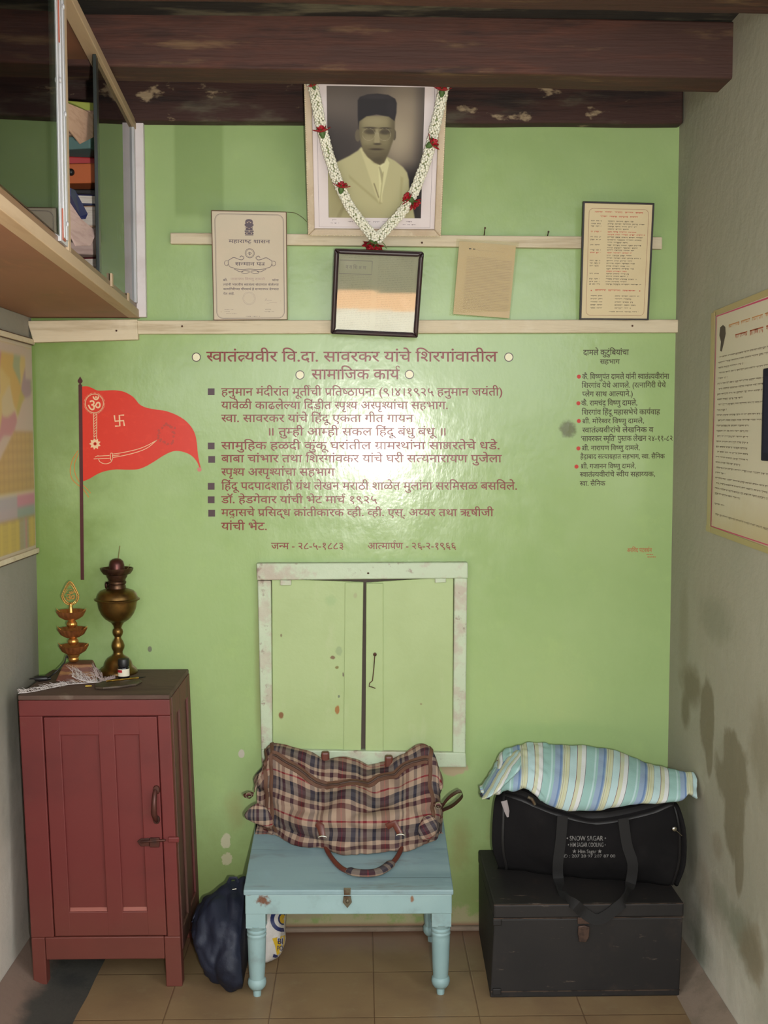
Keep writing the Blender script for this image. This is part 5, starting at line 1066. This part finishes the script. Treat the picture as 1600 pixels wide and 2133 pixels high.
def rose(px, py, ang, k=1.):
    c = onpanel(px, py, .058); ax_ = Vector((math.sin(math.radians(ang)), -.35, math.cos(math.radians(ang)))).normalized(); w = ax_.orthogonal().normalized(); q_ = ax_.cross(w); mb = MB()
    for ringn, (n, rad, hh, tilt) in enumerate(((3, .006, .018, .1), (5, .012, .018, .5), (6, .016, .015, .95))):
        for i in range(n):
            a = 2*math.pi*i/n+ringn*.6+rnd.uniform(-.2, .2); e = w*math.cos(a)+q_*math.sin(a); tn = ax_.cross(e); rows = []
            for u in range(6):
                f = u/5; base = c+e*(rad*.25+rad*k*(f**.8)*(.5+tilt))+ax_*(hh*k*f*(1.1-tilt*.45)); wd_ = .0095*k*math.sin(math.pi*(.15+.75*f))
                rows.append([tuple(base+tn*wd_*s-e*.004*s*s*k+Vector((rnd.uniform(-.0006, .0006),)*3)) for s in (-1, -.5, 0, .5, 1)])
            mb.grid(rows)
    o = mb.build('rose', PETAL, ga, 180); m2 = MB().tube([c-ax_*.015*k, c-ax_*.004*k, c+ax_*.004*k], [.004*k, .009*k, .007*k], 8)
    for i in range(5): a = i*1.257; e = w*math.cos(a)+q_*math.sin(a); m2.tube([c-ax_*.002, c+e*.010*k+ax_*.006*k, c+e*.014*k+ax_*.012*k], [.003, .003, .0006], 5)
    m2.build('sepals', SEPAL, o, 60)
for q in ((671, 276, -10, 1.1), (711, 392, 10, 1.1), (921, 190, 5, 1.1), (898, 300, 60, 1.15), (854, 414, -60, 1.1), (862, 422, 140, .9), (632, 166, -60, .7), (653, 180, -20, .7), (773, 508, 200, 1.1), (783, 512, 170, 1.)): rose(*q)
MB().tube(cr([onpanel(790, 500, .05), onpanel(800, 508, .05), onpanel(806, 518, .05)], 10), .0015, 6).build('thread_end', STEMM, ga, 60)
# --- certificate plaque
cn = Panel(((440, 438), (597, 441), (599, 666), (445, 667)), (-.05, -.05, -.027, -.027))
ce = thing('certificate', 'upright cream printed certificate board with lion emblem, leftmost on the rails', 'certificate', cn.P(.5, 1))
mb = MB(); cn.slab(mb, 0, 0, 1, 1, -.006, .0); mb.build('board', M('brown_board_edge', (104, 72, 52), .7), ce)
mb = MB(); cn.slab(mb, .01, .008, .99, .995, .0, .0012); mb.build('sheet', M('aged_certificate_paper', (196, 182, 158), .55, layers=[('n', (182, 164, 138), 4, .45, .7, .6), ('n', (208, 190, 166), 8, .5, .7, .5), ('n', (150, 110, 80), 60, .7, .78, .5)]), ce)
o1 = .0016; mb = MB(); cn.rect(mb, .045, .03, .96, .985, .0011, o1, .02); cn.rect(mb, .055, .036, .95, .979, .0004, o1, .018); mb.build('printed_border', INKP, ce)
mb = MB()                                            # lion capital emblem
cn.poly(mb, [(.455, .085), (.47, .078), (.50, .074), (.53, .078), (.545, .085), (.552, .1), (.548, .115), (.56, .122), (.558, .135), (.545, .138), (.545, .165), (.55, .175), (.45, .175), (.455, .165), (.455, .138), (.442, .135), (.44, .122), (.452, .115), (.448, .1)], o1)
cn.poly(mb, [(.44, .178), (.56, .178), (.56, .19), (.44, .19)], o1); cn.poly(mb, [(.452, .193), (.548, .193), (.56, .205), (.55, .217), (.45, .217), (.44, .205)], o1); cn.poly(mb, [(.445, .222), (.555, .222), (.555, .225), (.445, .225)], o1)
mb.build('lion_emblem', INKP, ce)
mb = MB(); P_ = M('aged_paper_gap', (176, 154, 134), .6)
for u, v, r in ((.478, .105, .009), (.522, .105, .009), (.5, .098, .008), (.47, .15, .007), (.53, .15, .007), (.5, .16, .008), (.5, .184, .008), (.47, .205, .008), (.53, .205, .008)): cn.poly(mb, [(u+r*math.cos(a*.785), v+r*.7*math.sin(a*.785)) for a in range(8)], o1+.0005)
mb.build('emblem_detail', P_, ce)
mb = MB(); cn.text(mb, 'महाराष्ट्र शासन', .225, .775, .262, .292, o1); cn.text(mb, 'सन्मान पत्र', .305, .705, .468, .498, o1); mb.build('certificate_title', INKP, ce)
mb = MB()
def circ(pan, mb, u, v, r, w, o=o1, ry=None): pan.strokes(mb, [(u+r*math.cos(a*math.pi/14), v+(ry or r*pan.w/pan.h)*math.sin(a*math.pi/14)) for a in range(29)], w, o)
circ(cn, mb, .503, .385, .06, .0016); circ(cn, mb, .503, .385, .047, .0008); cn.strokes(mb, [(.503, .405), (.503, .372)], .0016, o1); cn.strokes(mb, [(.475, .385), (.503, .398), (.531, .385)], .0014, o1); cn.strokes(mb, [(.485, .375), (.503, .384), (.521, .375)], .0014, o1)
cn.strokes(mb, cr([(.245, .44), (.215, .455), (.215, .485), (.235, .51), (.28, .52), (.33, .53), (.4, .535), (.5, .53), (.6, .535), (.68, .53), (.73, .52), (.775, .51), (.795, .485), (.795, .455), (.765, .44)], 60), .0016, o1)
for s in (-1, 1):
    f = lambda u: .505+s*(u-.505)
    cn.strokes(mb, [(f(u), v) for u, v in cr([(.765, .44), (.72, .425), (.66, .44), (.61, .445), (.585, .425), (.62, .41), (.64, .425)], 30)], .0018, o1); cn.strokes(mb, [(f(u), v) for u, v in cr([(.80, .455), (.84, .46), (.845, .49), (.81, .5), (.80, .485)], 16)], .0014, o1); cn.strokes(mb, [(f(u), v) for u, v in cr([(.51, .55), (.58, .545), (.64, .555), (.69, .54), (.72, .53)], 16)], .0016, o1); cn.strokes(mb, [(f(u), v) for u, v in cr([(.51, .56), (.56, .57), (.62, .565), (.6, .55)], 16)], .0012, o1)
mb.build('scroll_ornament', INKP, ce)
mb = MB()
for t_, u0, u1, v0 in (('श्री.', .14, .2, .622), ('यांना', .80, .885, .622), ('त्यांनी भारतीय स्वातंत्र्य संग्रामात केलेल्या', .14, .885, .664), ('कामगिरीच्या गौरवार्थ हे सन्मानपत्र देण्यात', .14, .885, .706), ('येत आहे.', .14, .29, .748)): cn.text(mb, t_, u0, u1, v0, v0+.018, o1)
mb.build('certificate_text', INKP, ce)
mb = MB(); cn.text(mb, 'नारायण विष्णु दामले', .24, .70, .612, .632, o1); mb.build('handwritten_name', ink('faded_ink', (172, 150, 140)), ce)
mb = MB(); circ(cn, mb, .485, .80, .085, .0009); circ(cn, mb, .485, .80, .07, .0006); cn.strokes(mb, cr([(.70, .825), (.715, .80), (.725, .82), (.75, .818), (.79, .822)], 16), .0012, o1); cn.strokes(mb, cr([(.72, .85), (.78, .84), (.86, .842)], 10), .0008, o1); mb.build('seal_and_signature', ink('faint_ink', (166, 150, 140)), ce)
rnd = random.Random(5); mb = MB(); cn.words(mb, .15, .27, .9, .006, o1, rnd); cn.words(mb, .15, .22, .92, .006, o1, rnd); cn.words(mb, .17, .32, .94, .005, o1, rnd); cn.words(mb, .70, .79, .9, .006, o1, rnd); cn.words(mb, .69, .82, .922, .006, o1, rnd); cn.words(mb, .44, .63, .965, .006, o1, rnd); mb.build('small_print', INKP, ce)
MB().tube(cr([onY(598, 442, -.04), onY(615, 444, -.02), onY(630, 453, -.012), onY(639, 462, -.010)], 16), .0008, 5).build('hanging_wire', IRON, ce, 60)
# --- newspaper cutting in a dark frame
nn_ = Panel(((697, 517), (883, 524), (870, 702), (689, 694)), (-.115, -.115, -.045, -.045))
nf = thing('framed_cutting', 'dark-framed tilted newspaper cutting behind glass hanging below the portrait', 'picture', nn_.P(.5, 1))
nn_.frame(.055, .0, .022, 'frame_side', M('dark_polished_frame', (44, 30, 32), .28, layers=[('n', (62, 40, 40), 12, .5, .7, .6)]), nf, .006)
mb = MB(); nn_.slab(mb, .03, .03, .97, .97, -.004, .006); mb.build('cutting', M('old_newsprint', (160, 156, 132), .7, layers=[('n', (146, 140, 116), 5, .45, .7, .6), ('n', (174, 168, 150), 9, .5, .7, .5)]), nf)
mb = MB(); nn_.rect(mb, .065, .13, .43, .285, .0024, .0066); mb.build('printed_box', INKG, nf); mb = MB(); nn_.text(mb, 'न व शि क्ष ण', .135, .365, .19, .228, .0066); mb.build('cutting_heading', INKG, nf)
mb = MB(); rnd = random.Random(9)
for k in range(44):
    v = .075+k*.0205
    if not (.11 < v < .30): nn_.words(mb, .08, .44, v, .006, .0066, rnd, wl=(.015, .05), gap=.008)
    nn_.words(mb, .5, .90, v, .006, .0066, rnd, wl=(.015, .05), gap=.008)
mb.build('newsprint_columns', ink('newsprint_ink', (128, 122, 104)), nf)
mb = MB(); nn_.slab(mb, .045, .045, .955, .955, .012, .0135); mb.build('glass', glassmat('dusty_glass', (.96, .97, .96), .02, .03), nf)
# --- typed letter in a plastic sleeve
sn = Panel(((951, 497), (1081, 505), (1063, 666), (936, 657)), (-.03, -.03, -.012, -.012))
so = thing('letter_in_sleeve', 'aged typed letter in a clear plastic sleeve pinned to the upper rail', 'letter', sn.P(.5, 1))
ln_ = Panel(((957, 502), (1075, 512), (1061, 663), (944, 654)), (-.03, -.03, -.014, -.014))
mb = MB(); ln_.slab(mb, 0, 0, 1, 1, 0, .0006); mb.build('letter_sheet', M('aged_letter_paper', (196, 174, 142), .7, layers=[('n', (204, 172, 126), 3, .5, .7, .6), ('n', (186, 164, 140), 8, .5, .7, .5)]), so)
mb = MB(); rnd = random.Random(12)
for k in range(34): ln_.words(mb, .16, .96 if k % 7 else .7, .20+k*.0215, .007, .0013, rnd, wl=(.03, .07), gap=.012)
ln_.words(mb, .14, .2, .04, .006, .0012, rnd); ln_.words(mb, .72, .95, .05, .006, .0012, rnd); ln_.words(mb, .3, .8, .1, .006, .0012, rnd); mb.build('typed_lines', ink('faded_typing', (124, 104, 96)), so)
mb = MB(); ln_.poly(mb, [(.18, .085), (.22, .085), (.22, .1), (.18, .1)], .0013); ln_.poly(mb, [(.25, .087), (.29, .085), (.29, .1), (.25, .1)], .0013); mb.build('ink_blots', INKK, so)
mb = MB(); sn.slab(mb, 0, 0, 1, 1, .0022, .003); mb.build('plastic_sleeve', glassmat('clear_sleeve', (.95, .95, .90), .0, .12, 1.16), so)
# --- framed printed list
pl_ = Panel(((1214, 420), (1362, 424), (1350, 667), (1207, 666)), (-.06, -.06, -.028, -.028))
pf = thing('framed_list', 'narrow black-edged cream frame printed in red and black, rightmost on rails', 'picture', pl_.P(.5, 1))
mb = MB(); pl_.slab(mb, .01, .01, .99, .99, -.004, .004); mb.build('printed_sheet', M('cream_list_paper', (208, 190, 150), .6, layers=[('n', (196, 176, 134), 4, .45, .7, .6)]), pf)
pl_.frame(.022, -.005, .010, 'frame_side', M('black_passepartout', (36, 28, 30), .5), pf, .001)
o2 = .0046; mb = MB(); pl_.rect(mb, .09, .055, .93, .962, .0009, o2, .014); mb.build('printed_border', ink('maroon_ink', (130, 66, 60)), pf)
rnd = random.Random(21); mr = MB(); mk_ = MB()
pl_.words(mr, .17, .85, .078, .013, o2, rnd, wl=(.1, .16), gap=.035); pl_.words(mr, .25, .78, .115, .013, o2, rnd, wl=(.09, .14), gap=.03)
rows_ = [(.155, 0, 0), (.178, 0, 0), (.20, 1, 0), (.222, 2, 0), (.245, 1, 1), (.268, 2, 1), (.29, 1, 0), (.312, 1, 0), (.335, 2, 0), (.357, 1, 0), (.38, 2, 0), (.40, 1, 0), (.422, 1, 1), (.445, 2, 0), (.467, 2, 0), (.49, 1, 0), (.512, 1, 0), (.535, 1, 0), (.557, 2, 0), (.58, 2, 1), (.60, 1, 0), (.622, 2, 0), (.645, 1, 0), (.667, 1, 0), (.69, 1, 0)]
for v, k, red in rows_:
    m_ = mr if red else mk_
    if k != 2: pl_.words(mk_ if not red else mr, .12, .27, v, .011, o2, rnd, wl=(.03, .07), gap=.02)
    pl_.words(m_, .36, rnd.uniform(.65, .9), v, .011, o2, rnd, wl=(.06, .12), gap=.018)
pl_.words(mr, .21, .79, .74, .013, o2, rnd, wl=(.14, .2), gap=.03)
for u in (.155, .855): pl_.poly(mr, [(u+.008*math.cos(a), .748+.006*math.sin(a)) for a in [k*.785 for k in range(8)]], o2)
for k in range(5): pl_.words(mk_, .15, .32, .79+k*.026, .011, o2, rnd, wl=(.06, .1), gap=.02); pl_.words(mk_, .50, rnd.uniform(.68, .86), .79+k*.026, .011, o2, rnd, wl=(.06, .12), gap=.02)
pl_.words(mk_, .42, .85, .925, .010, o2, rnd, wl=(.05, .1), gap=.02)
mr.build('red_print', INKR, pf); mk_.build('black_print', INKK, pf)
# --- poster on the right wall
class Side(Panel):
    def __init__(s, px, X, out):
        s.c = [onX(x, y, X) for x, y in px]; s.n = Vector((out, 0, 0)); a, b, c_, d = s.c; s.w = ((b-a).length+(c_-d).length)/2; s.h = ((d-a).length+(c_-b).length)/2
rp = Side(((1491, 651), (1600, 627), (1591, 1160), (1479, 1106)), XR-.004, -1)
a, b, c_, d = rp.c; dz_ = .49; b = Vector((b.x, a.y-dz_, a.z+.004)); c_ = Vector((b.x, d.y-dz_-.02, d.z-.012)); rp.c = [a, b, c_, d]; rp.w = dz_
po = thing('wall_poster', 'laminated poster with pink border and rows of print on the right wall', 'poster', rp.P(.5, 1))
mb = MB(); rp.slab(mb, 0, 0, 1, 1, -.003, .0015); mb.build('poster_sheet', M('cream_poster_paper', (196, 184, 162), .45, layers=[('n', (180, 162, 132), 3, .48, .7, .6), ('g', (176, 152, 104), 2, .14, .0, .6, 6, .2)], bump=(14, .3, .004)), po)
mb = MB(); rp.rect(mb, .03, .02, .97, .975, .005, .002); mb.build('pink_border', ink('pink_border_ink', (184, 66, 98)), po)
rnd = random.Random(31); mb = MB()
v = .205
for k in range(31):
    if k not in (27, 29): rp.words(mb, .08+(0 if k % 3 else .02), [.93, .93, .5, .9, .25, .93][k % 6] if k < 13 or k > 19 else .6, v, .008, .002, rnd, wl=(.04, .12), gap=.012)
    v += .0235
mb.build('print_lines', ink('brown_grey_ink', (112, 96, 78)), po)
mb = MB(); rp.words(mb, .25, .92, .075, .016, .002, rnd, wl=(.1, .2), gap=.03); mb.build('orange_heading', ink('orange_ink', (196, 130, 70)), po)
mb = MB(); rp.words(mb, .36, .9, .125, .022, .002, rnd, wl=(.1, .22), gap=.04); mb.build('red_heading', ink('brick_ink', (170, 84, 56)), po)
mb = MB(); rp.poly(mb, [(.10, .075), (.15, .068), (.19, .08), (.2, .11), (.17, .15), (.14, .185), (.11, .18), (.12, .14), (.09, .11)], .002); mb.build('printed_portrait', ink('sepia_ink', (70, 56, 50)), po)
tp = M('yellowed_tape', (158, 140, 92), .4)
for qi, q in enumerate((((-.02, -.008), (1.02, -.016), (1.02, .012), (-.02, .016)), ((-.05, .975), (1.02, .985), (1.02, 1.008), (-.05, 1.004)), ((-.05, .0), (.02, 0), (.03, 1.), (-.03, 1.)))):
    mb = MB(); mb.slab([rp.P(*k, .0022+qi*.0011) for k in q], rp.n*.0008); mb.build('tape_strip', tp, po)
dp = Vector(onX(1589, 768, XR-.022)); db = onX(1589, 960, XR-.022)
o = thing('dark_board', 'dark navy board edge on the right wall overlapping the poster', 'board', (XR-.012, dp.y-.2, db.z))
bd = MB().box((XR-.022, dp.y-.42, db.z), (XR-.008, dp.y, dp.z)).build('board', M('dark_navy_board', (34, 32, 44), .8, spec=.1), o, None, .003)
MB().box((XR-.0235, dp.y-.40, db.z+.02), (XR-.0215, dp.y-.02, dp.z-.02)).build('board_face', M('navy_panel', (40, 38, 54), .8, spec=.1), o)
# --- map on the left wall
mp = Side(((0, 0),)*4, XL+.004, 1); ya, yb = -.50, -.018
zt0, zb0 = onX(40, 706, XL+.004).z+.0, onX(40, 1158, XL+.004).z
mp.c = [Vector((XL+.004, ya, zt0)), Vector((XL+.004, yb, zt0)), Vector((XL+.004, yb, zb0)), Vector((XL+.004, ya, zb0))]; mp.w = yb-ya; mp.h = zt0-zb0
mo = thing('wall_map', 'coloured wall map with legend tables hanging in the left corner', 'map', mp.P(.5, 1))
mb = MB(); mp.slab(mb, 0, 0, 1, 1, -.003, .001); mb.build('map_sheet', M('map_paper', (188, 172, 150), .5), mo)
hh, ww = 150, 110; Y_, X_ = np.mgrid[0:hh, 0:ww]; U_ = X_/(ww-1); V_ = Y_/(hh-1); img = np.zeros((hh, ww, 3)); img[:] = (186, 164, 150)
pal = [(168, 152, 66), (190, 150, 70), (176, 112, 120), (124, 138, 84), (196, 166, 96), (150, 120, 130), (190, 172, 130), (140, 150, 110)]
sd = np.array([(random.uniform(-.1, 1.05), random.uniform(0, .42)) for _ in range(26)]); dd = np.stack([np.hypot((U_-a)*.75, (V_-b))+.02*np.sin(17*U_+9*V_+k) for k, (a, b) in enumerate(sd)]); idx = dd.argmin(0)
land = (V_ < .18+.42*(1-U_)**.8+.03*np.sin(14*U_)) & (V_ > .05) & ~((U_ > .86) & (V_ < .16))
for k in range(26): img[land & (idx == k)] = pal[k % 8]
tab = (V_ > .42+.30*(1-np.clip(U_*1.3, 0, 1))*0) & (V_ > .36+.45*np.clip(.72-U_, 0, 1)); img[tab] = (176, 140, 74); img[tab & (Y_ % 7 == 0)] = (150, 112, 60); img[tab & (X_ % 10 == 0)] = (150, 116, 66)
img[(V_ > .715) & (V_ < .725)] = (206, 190, 160)
b1 = (V_ > .725) & (V_ < .79); img[b1] = (160, 150, 160); img[b1 & (U_ > .62)] = (190, 116, 140); b2 = (V_ > .79) & (V_ < .845); img[b2] = (168, 150, 160); img[b2 & (U_ > .62)] = (128, 146, 140)
b3 = V_ > .85; img[b3] = (194, 168, 74); img[b3 & (U_ > .66) & (U_ < .86)] = (150, 146, 124); img[b3 & (U_ > .78) & (U_ < .81)] = (186, 120, 130); img[b3 & (Y_ % 4 == 0) & ((U_ % .16) < .1)] = (150, 126, 66)
for _ in range(2): img = sum(np.roll(np.roll(img, a_, 0), b_, 1) for a_ in (-1, 0, 1) for b_ in (-1, 0, 1))/9
img = img*.75+np.array((178, 160, 140))*.25
lab(printed(mp, .02, .03, .985, .975, .0016, img, 'map_print', mo, .45), 'printed coloured districts, grid and legend tables')
WOODS = M('dark_map_rod', (120, 100, 84), .6)
for vv in (0, 1): MB().box((XL+.002, ya, mp.P(0, vv).z-.008), (XL+.016, yb, mp.P(0, vv).z+.008)).build('hanging_rod', RAILW, mo, None, .002)
for vv, dz2 in ((0, .010), (0, -.009), (1, -.010)): MB().tube([(XL+.010, ya, mp.P(0, vv).z+dz2), (XL+.010, yb, mp.P(0, vv).z+dz2)], .0022, 6).build('rod_edging', M('brown_edging', (84, 60, 48), .6), mo, 60)
# ------------------------------------------------------------------ glazed wall cabinet
wc = thing('wall_cabinet', 'glass-fronted wooden wall cabinet hung high on the left wall', 'cabinet', (-.88, -1.0, 2.02))
CW = M('plain_cabinet_wood', (176, 152, 122), .6, layers=[('n', (154, 128, 98), 5, .45, .7, .6, (4, .4, 4))], bump=(30, .2, .002, (4, .5, 4)))
PLY = M('brown_plywood', (142, 98, 72), .6, layers=[('n', (120, 80, 58), 2.5, .42, .66, .7, (1, .5, 1)), ('n', (112, 92, 56), 3.5, .52, .7, .6), ('n', (172, 116, 78), 8, .55, .75, .4, (3, .5, 1))], bump=(20, .2, .002))
ALU = M('aluminium_channel', (186, 186, 188), .4, .15, layers=[('n', (150, 146, 144), 14, .5, .7, .5, (4, 4, .3))])
WHP = M('white_post_paint', (212, 204, 204), .6, layers=[('n', (190, 178, 176), 8, .5, .7, .5)])
ZB0, ZB1, ZT0 = 2.022, 2.066, 2.612
k_ = .066
def fx(y): return -.712-k_*y           # front plane of the cabinet runs slightly off square
D_ = -1.85
def fbox(y0, y1, z0, z1, o0, o1):      # o = depth behind (-) / before (+) the front plane
    return MB().hexa([(fx(y0)+o0, y0, z0), (fx(y0)+o1, y0, z0), (fx(y1)+o1, y1, z0), (fx(y1)+o0, y1, z0), (fx(y0)+o0, y0, z1), (fx(y0)+o1, y0, z1), (fx(y1)+o1, y1, z1), (fx(y1)+o0, y1, z1)])
MB().hexa([(XL+.002, D_, ZB0), (fx(D_)-.004, D_, ZB0), (fx(-.02)-.004, -.003, ZB0), (XL+.002, -.003, ZB0), (XL+.002, D_, ZB0+.016), (fx(D_)-.004, D_, ZB0+.016), (fx(-.02)-.004, -.003, ZB0+.016), (XL+.002, -.003, ZB0+.016)]).build('bottom_board', PLY, wc)
MB().hexa([(XL+.006, D_, ZT0+.02), (fx(D_)-.004, D_, ZT0+.02), (fx(-.6)-.004, -.60, ZT0+.02), (XL+.006, -.60, ZT0+.02), (XL+.006, D_, ZT0+.034), (fx(D_)-.004, D_, ZT0+.034), (fx(-.6)-.004, -.60, ZT0+.034), (XL+.006, -.60, ZT0+.034)]).build('top_board', PLY, wc)
MB().box((XL+.003, D_, ZB0), (XL+.0055, -.06, ZT0-.01)).build('back_board', M('grey_back_board', (148, 136, 132), .8, layers=[('n', (130, 118, 114), 4, .45, .7, .6)]), wc)
fbox(D_, -.004, ZB0-.001, ZB1-.018, -.030, .004).build('bottom_rail', CW, wc, None, .002)
fbox(D_, -.004, ZB1-.018, ZB1, -.026, -.004).build('sliding_track', M('brown_track', (120, 88, 64), .4), wc, None, .001)
fbox(D_, -.004, ZT0-.004, ZT0+.022, -.030, .004).build('top_rail', CW, wc, None, .002)
MB().box((fx(0)-.002, -.026, ZB0+.002), (fx(0)+.028, -.003, ZT0+.026)).build('end_post', WHP, wc, None, .002)
fbox(-.055, -.028, ZB1, ZT0-.004, -.012, .001).build('glazing_channel', ALU, wc, None, .001)
pA = onX(126, 300, -.653); yP = pA.y
fbox(yP-.022, yP+.004, ZB1-.018, ZT0-.004, -.016, .003).build('middle_post', CW, wc, None, .002)
ch = fbox(yP-.100, yP-.023, ZB1-.01, ZT0-.03, -.010, .002).build('aluminium_channel', ALU, wc, None, .001)
for o in (.28, .66): fbox(yP-.023-.077*o-.008, yP-.023-.077*o+.008, ZB1, ZT0-.04, .002, .006).build('channel_rib', ALU, ch, None, .001)
MB().box((XL+.008, -.030, ZB0+.02), (fx(0)-.004, -.022, ZT0-.004)).build('end_panel', M('pinkish_grey_panel', (186, 168, 164), .8, layers=[('n', (168, 150, 146), 5, .45, .7, .6)]), wc)
RUST = M('red_brown_tape', (152, 80, 60), .6)
for z0, z1 in ((ZT0-.145, ZT0-.035), (ZB1-.005, ZB1+.06)): fbox(yP-.086, yP-.060, z0, z1, .0021, .0045).build('brown_tape', RUST, ch)
for z in (ZT0-.06, 2.39, 2.33, 2.10): p = Vector((fx(yP-.06)+.006, yP-.05 if z != 2.39 else yP-.085, z)); MB().ball(p, .006, 8, 5, (.5, 1, 1)).build('screw', ALU, ch, 60)
GGL = glassmat('greenish_cabinet_glass', (.50, .58, .46), .02, .01); GEDGE = M('dark_glass_edge', (34, 40, 38), .3)
yG = onX(203, 400, fx(-.54)).y
fbox(yG, -.028, ZB1, ZT0-.004, -.010, -.006).build('glass_pane', GGL, wc)
fbox(yG-.026, yG+.004, ZB1, ZT0-.004, -.012, -.003).build('pane_edge_strip', GEDGE, wc, None, .001)
fbox(D_, yP-.095, ZB1, ZT0-.004, -.003, .0).build('glass_pane', GGL, wc)
for px in (222, 272): p = onX(px, 582 if px < 250 else 622, fx(-.3)); fbox(p.y-.010, p.y+.012, p.z-.02, p.z+.016, -.005, .0015).build('pane_stop', CW, wc, None, .001)
# --- what the cabinet holds, seen through the gap
def at(px, py, X): return onX(px, py, X)
GAPX = -.795
zs = ZB0+.017
items = []
def packet(name, label, cat, px, w, d, h, m, rot=0., z=None, lid=None, tilt=0., X=GAPX, group='books, papers and boxes piled in the wall cabinet'):
    """a flat bundle laid on the pile; returns new top of pile"""
    global zs
    z0 = zs if z is None else z; y = at(px, 300, X).y; o = thing(name, label, cat, (X, y, z0), group); o.rotation_euler = (0, 0, math.radians(rot))
    mb = MB(); n = max(2, int(h/.012)); base = Vector((X, y, z0))
    mb.box((X-w/2, y-d/2, z0), (X+w/2, y+d/2, z0+h)); mb.build('cover' if lid else 'paper_block', m, o, None, .004)
    if lid: mb = MB().box((X-w/2+.004, y-d/2-.001, z0+.005), (X+w/2+.0015, y+d/2+.001, z0+h-.005)); mb.build('pages', lid, o)
    if z is None: zs = z0+h+.0006
    return o
PAPW = M('white_paper_edges', (206, 196, 186), .8, layers=[('n', (176, 160, 146), 60, .45, .65, .6, (.3, .3, 6))]); PAPB = M('buff_paper', (182, 150, 126), .8, layers=[('n', (160, 126, 104), 30, .45, .65, .6, (.5, .5, 4))]); PAPP = M('pinkish_paper', (184, 158, 150), .8, layers=[('n', (164, 136, 128), 30, .45, .65, .6, (.5, .5, 4))])
MAROON = M('maroon_cover', (92, 24, 32), .5); NAVYB = M('navy_cover', (34, 40, 78), .45); TEAL = M('teal_cloth', (92, 122, 118), .8); ORG = M('orange_card', (190, 98, 52), .6); REDC = M('red_card', (176, 44, 46), .55); LIMEC = M('lime_paper', (158, 164, 70), .7)
packet('paper_bundle', 'thick white paper bundle at the bottom of the cabinet pile', 'paper bundle', 172, .15, .24, .075, PAPW, 4)
packet('book', 'maroon book wedged above the white bundle in the cabinet', 'book', 176, .14, .20, .032, MAROON, -10, lid=PAPW)
packet('paper_bundle', 'cream loose paper bundle above the maroon book', 'paper bundle', 168, .15, .22, .075, PAPP, 12)
packet('file_folder', 'buff file folder bulging with papers over the cream bundle', 'folder', 172, .15, .22, .06, PAPB, -8, lid=PAPW)
packet('book', 'dark navy covered book in the middle of the cabinet pile', 'book', 170, .14, .22, .03, NAVYB, 8, lid=PAPW)
packet('black_box', 'small black box sitting on the navy book', 'box', 186, .13, .15, .04, BLK, 0)
packet('orange_box', 'orange card box with a black knob in the cabinet', 'box', 176, .13, .17, .055, ORG, -5)
kb = items
p = at(172, 340, GAPX+.078); k0 = bpy.data.objects['orange_box']; MB().ball((GAPX-.01, k0.location.y-.088, k0.location.z+.03), .010, 12, 8).build('knob', BLK, k0, 60)
packet('red_packet', 'small red packet on top of the orange box', 'packet', 178, .12, .09, .03, REDC, 10)
packet('cloth_bundle', 'folded teal cloth bundle high in the cabinet pile', 'cloth', 172, .14, .18, .035, TEAL, -14)
packet('paper_bundle', 'tall buff paper bundle near the top of the cabinet pile', 'paper bundle', 172, .14, .20, .07, PAPB, 6)
packet('lime_packet', 'lime green and white paper packet topping the cabinet pile', 'packet', 170, .13, .15, .026, LIMEC, 14)
# leaning sheets in front of the pile
def sheet(name, label, cat, px4, X, m, th=.004):
    pts = [at(x, y, X+dx) for x, y, dx in px4]; o = thing(name, label, cat, pts[-1], 'books, papers and boxes piled in the wall cabinet'); MB().slab(pts, (th, 0, .0005)).build('sheet', m, o, None, .001); return o
sheet('paper_sheet', 'crumpled pale pink paper hanging out of the cabinet gap', 'paper', ((138, 415, 0), (165, 455, .01), (192, 478, .015), (194, 494, .02), (186, 512, .02), (156, 513, .01), (138, 478, .0)), -.705, PAPP)
sheet('paper_sheet', 'brown curled paper leaning in the upper part of the gap', 'paper', ((138, 215, 0), (170, 228, .01), (193, 240, .015), (194, 285, .01), (165, 300, 0), (139, 268, 0)), -.71, PAPB)
sheet('book', 'navy notebook leaning diagonally across the cabinet gap', 'book', ((139, 392, 0), (148, 396, .0), (175, 446, .01), (170, 457, .01), (160, 452, 0), (139, 408, 0)), -.70, NAVYB, .010)
# bundles behind the near pane
GRB = M('olive_cloth', (134, 142, 92), .85, layers=[('n', (170, 162, 110), 9, .45, .65, .6), ('n', (100, 112, 70), 5, .5, .7, .6)], bump=(20, .6, .01)); GRY = M('grey_card', (150, 140, 128), .8)
for i, (y0, y1, z0, z1, lb_) in enumerate(((-1.26, -1.03, ZB0+.0165, ZB0+.30, 'olive cloth-wrapped bundle behind the near cabinet pane, beside the aluminium channel'), (-1.50, -1.27, ZB0+.0165, ZB0+.36, 'larger olive cloth-wrapped bundle at the left edge behind the near pane'))):
    o = thing('cloth_bundle', lb_, 'bundle', (-.88, (y0+y1)/2, z0), 'wrapped bundles in the wall cabinet'); g_ = [[None]*25 for _ in range(17)]
    for a in range(17):
        for b in range(25):
            th, ph = math.pi*a/16, 2*math.pi*b/24; s_ = lambda t: math.copysign(abs(t)**.5, t); e = Vector((-.88+.13*s_(math.sin(th))*s_(math.cos(ph)), (y0+y1)/2+(y1-y0)/2*s_(math.sin(th))*s_(math.sin(ph)), (z0+z1)/2+(z1-z0)/2*s_(math.cos(th))))
            g_[a][b] = tuple(e+(e-Vector((-.88, (y0+y1)/2, (z0+z1)/2))).normalized()*min(0, .02*nz(e, 12)-.004))
    MB().grid(g_).build('wrapping', GRB, o, 180)
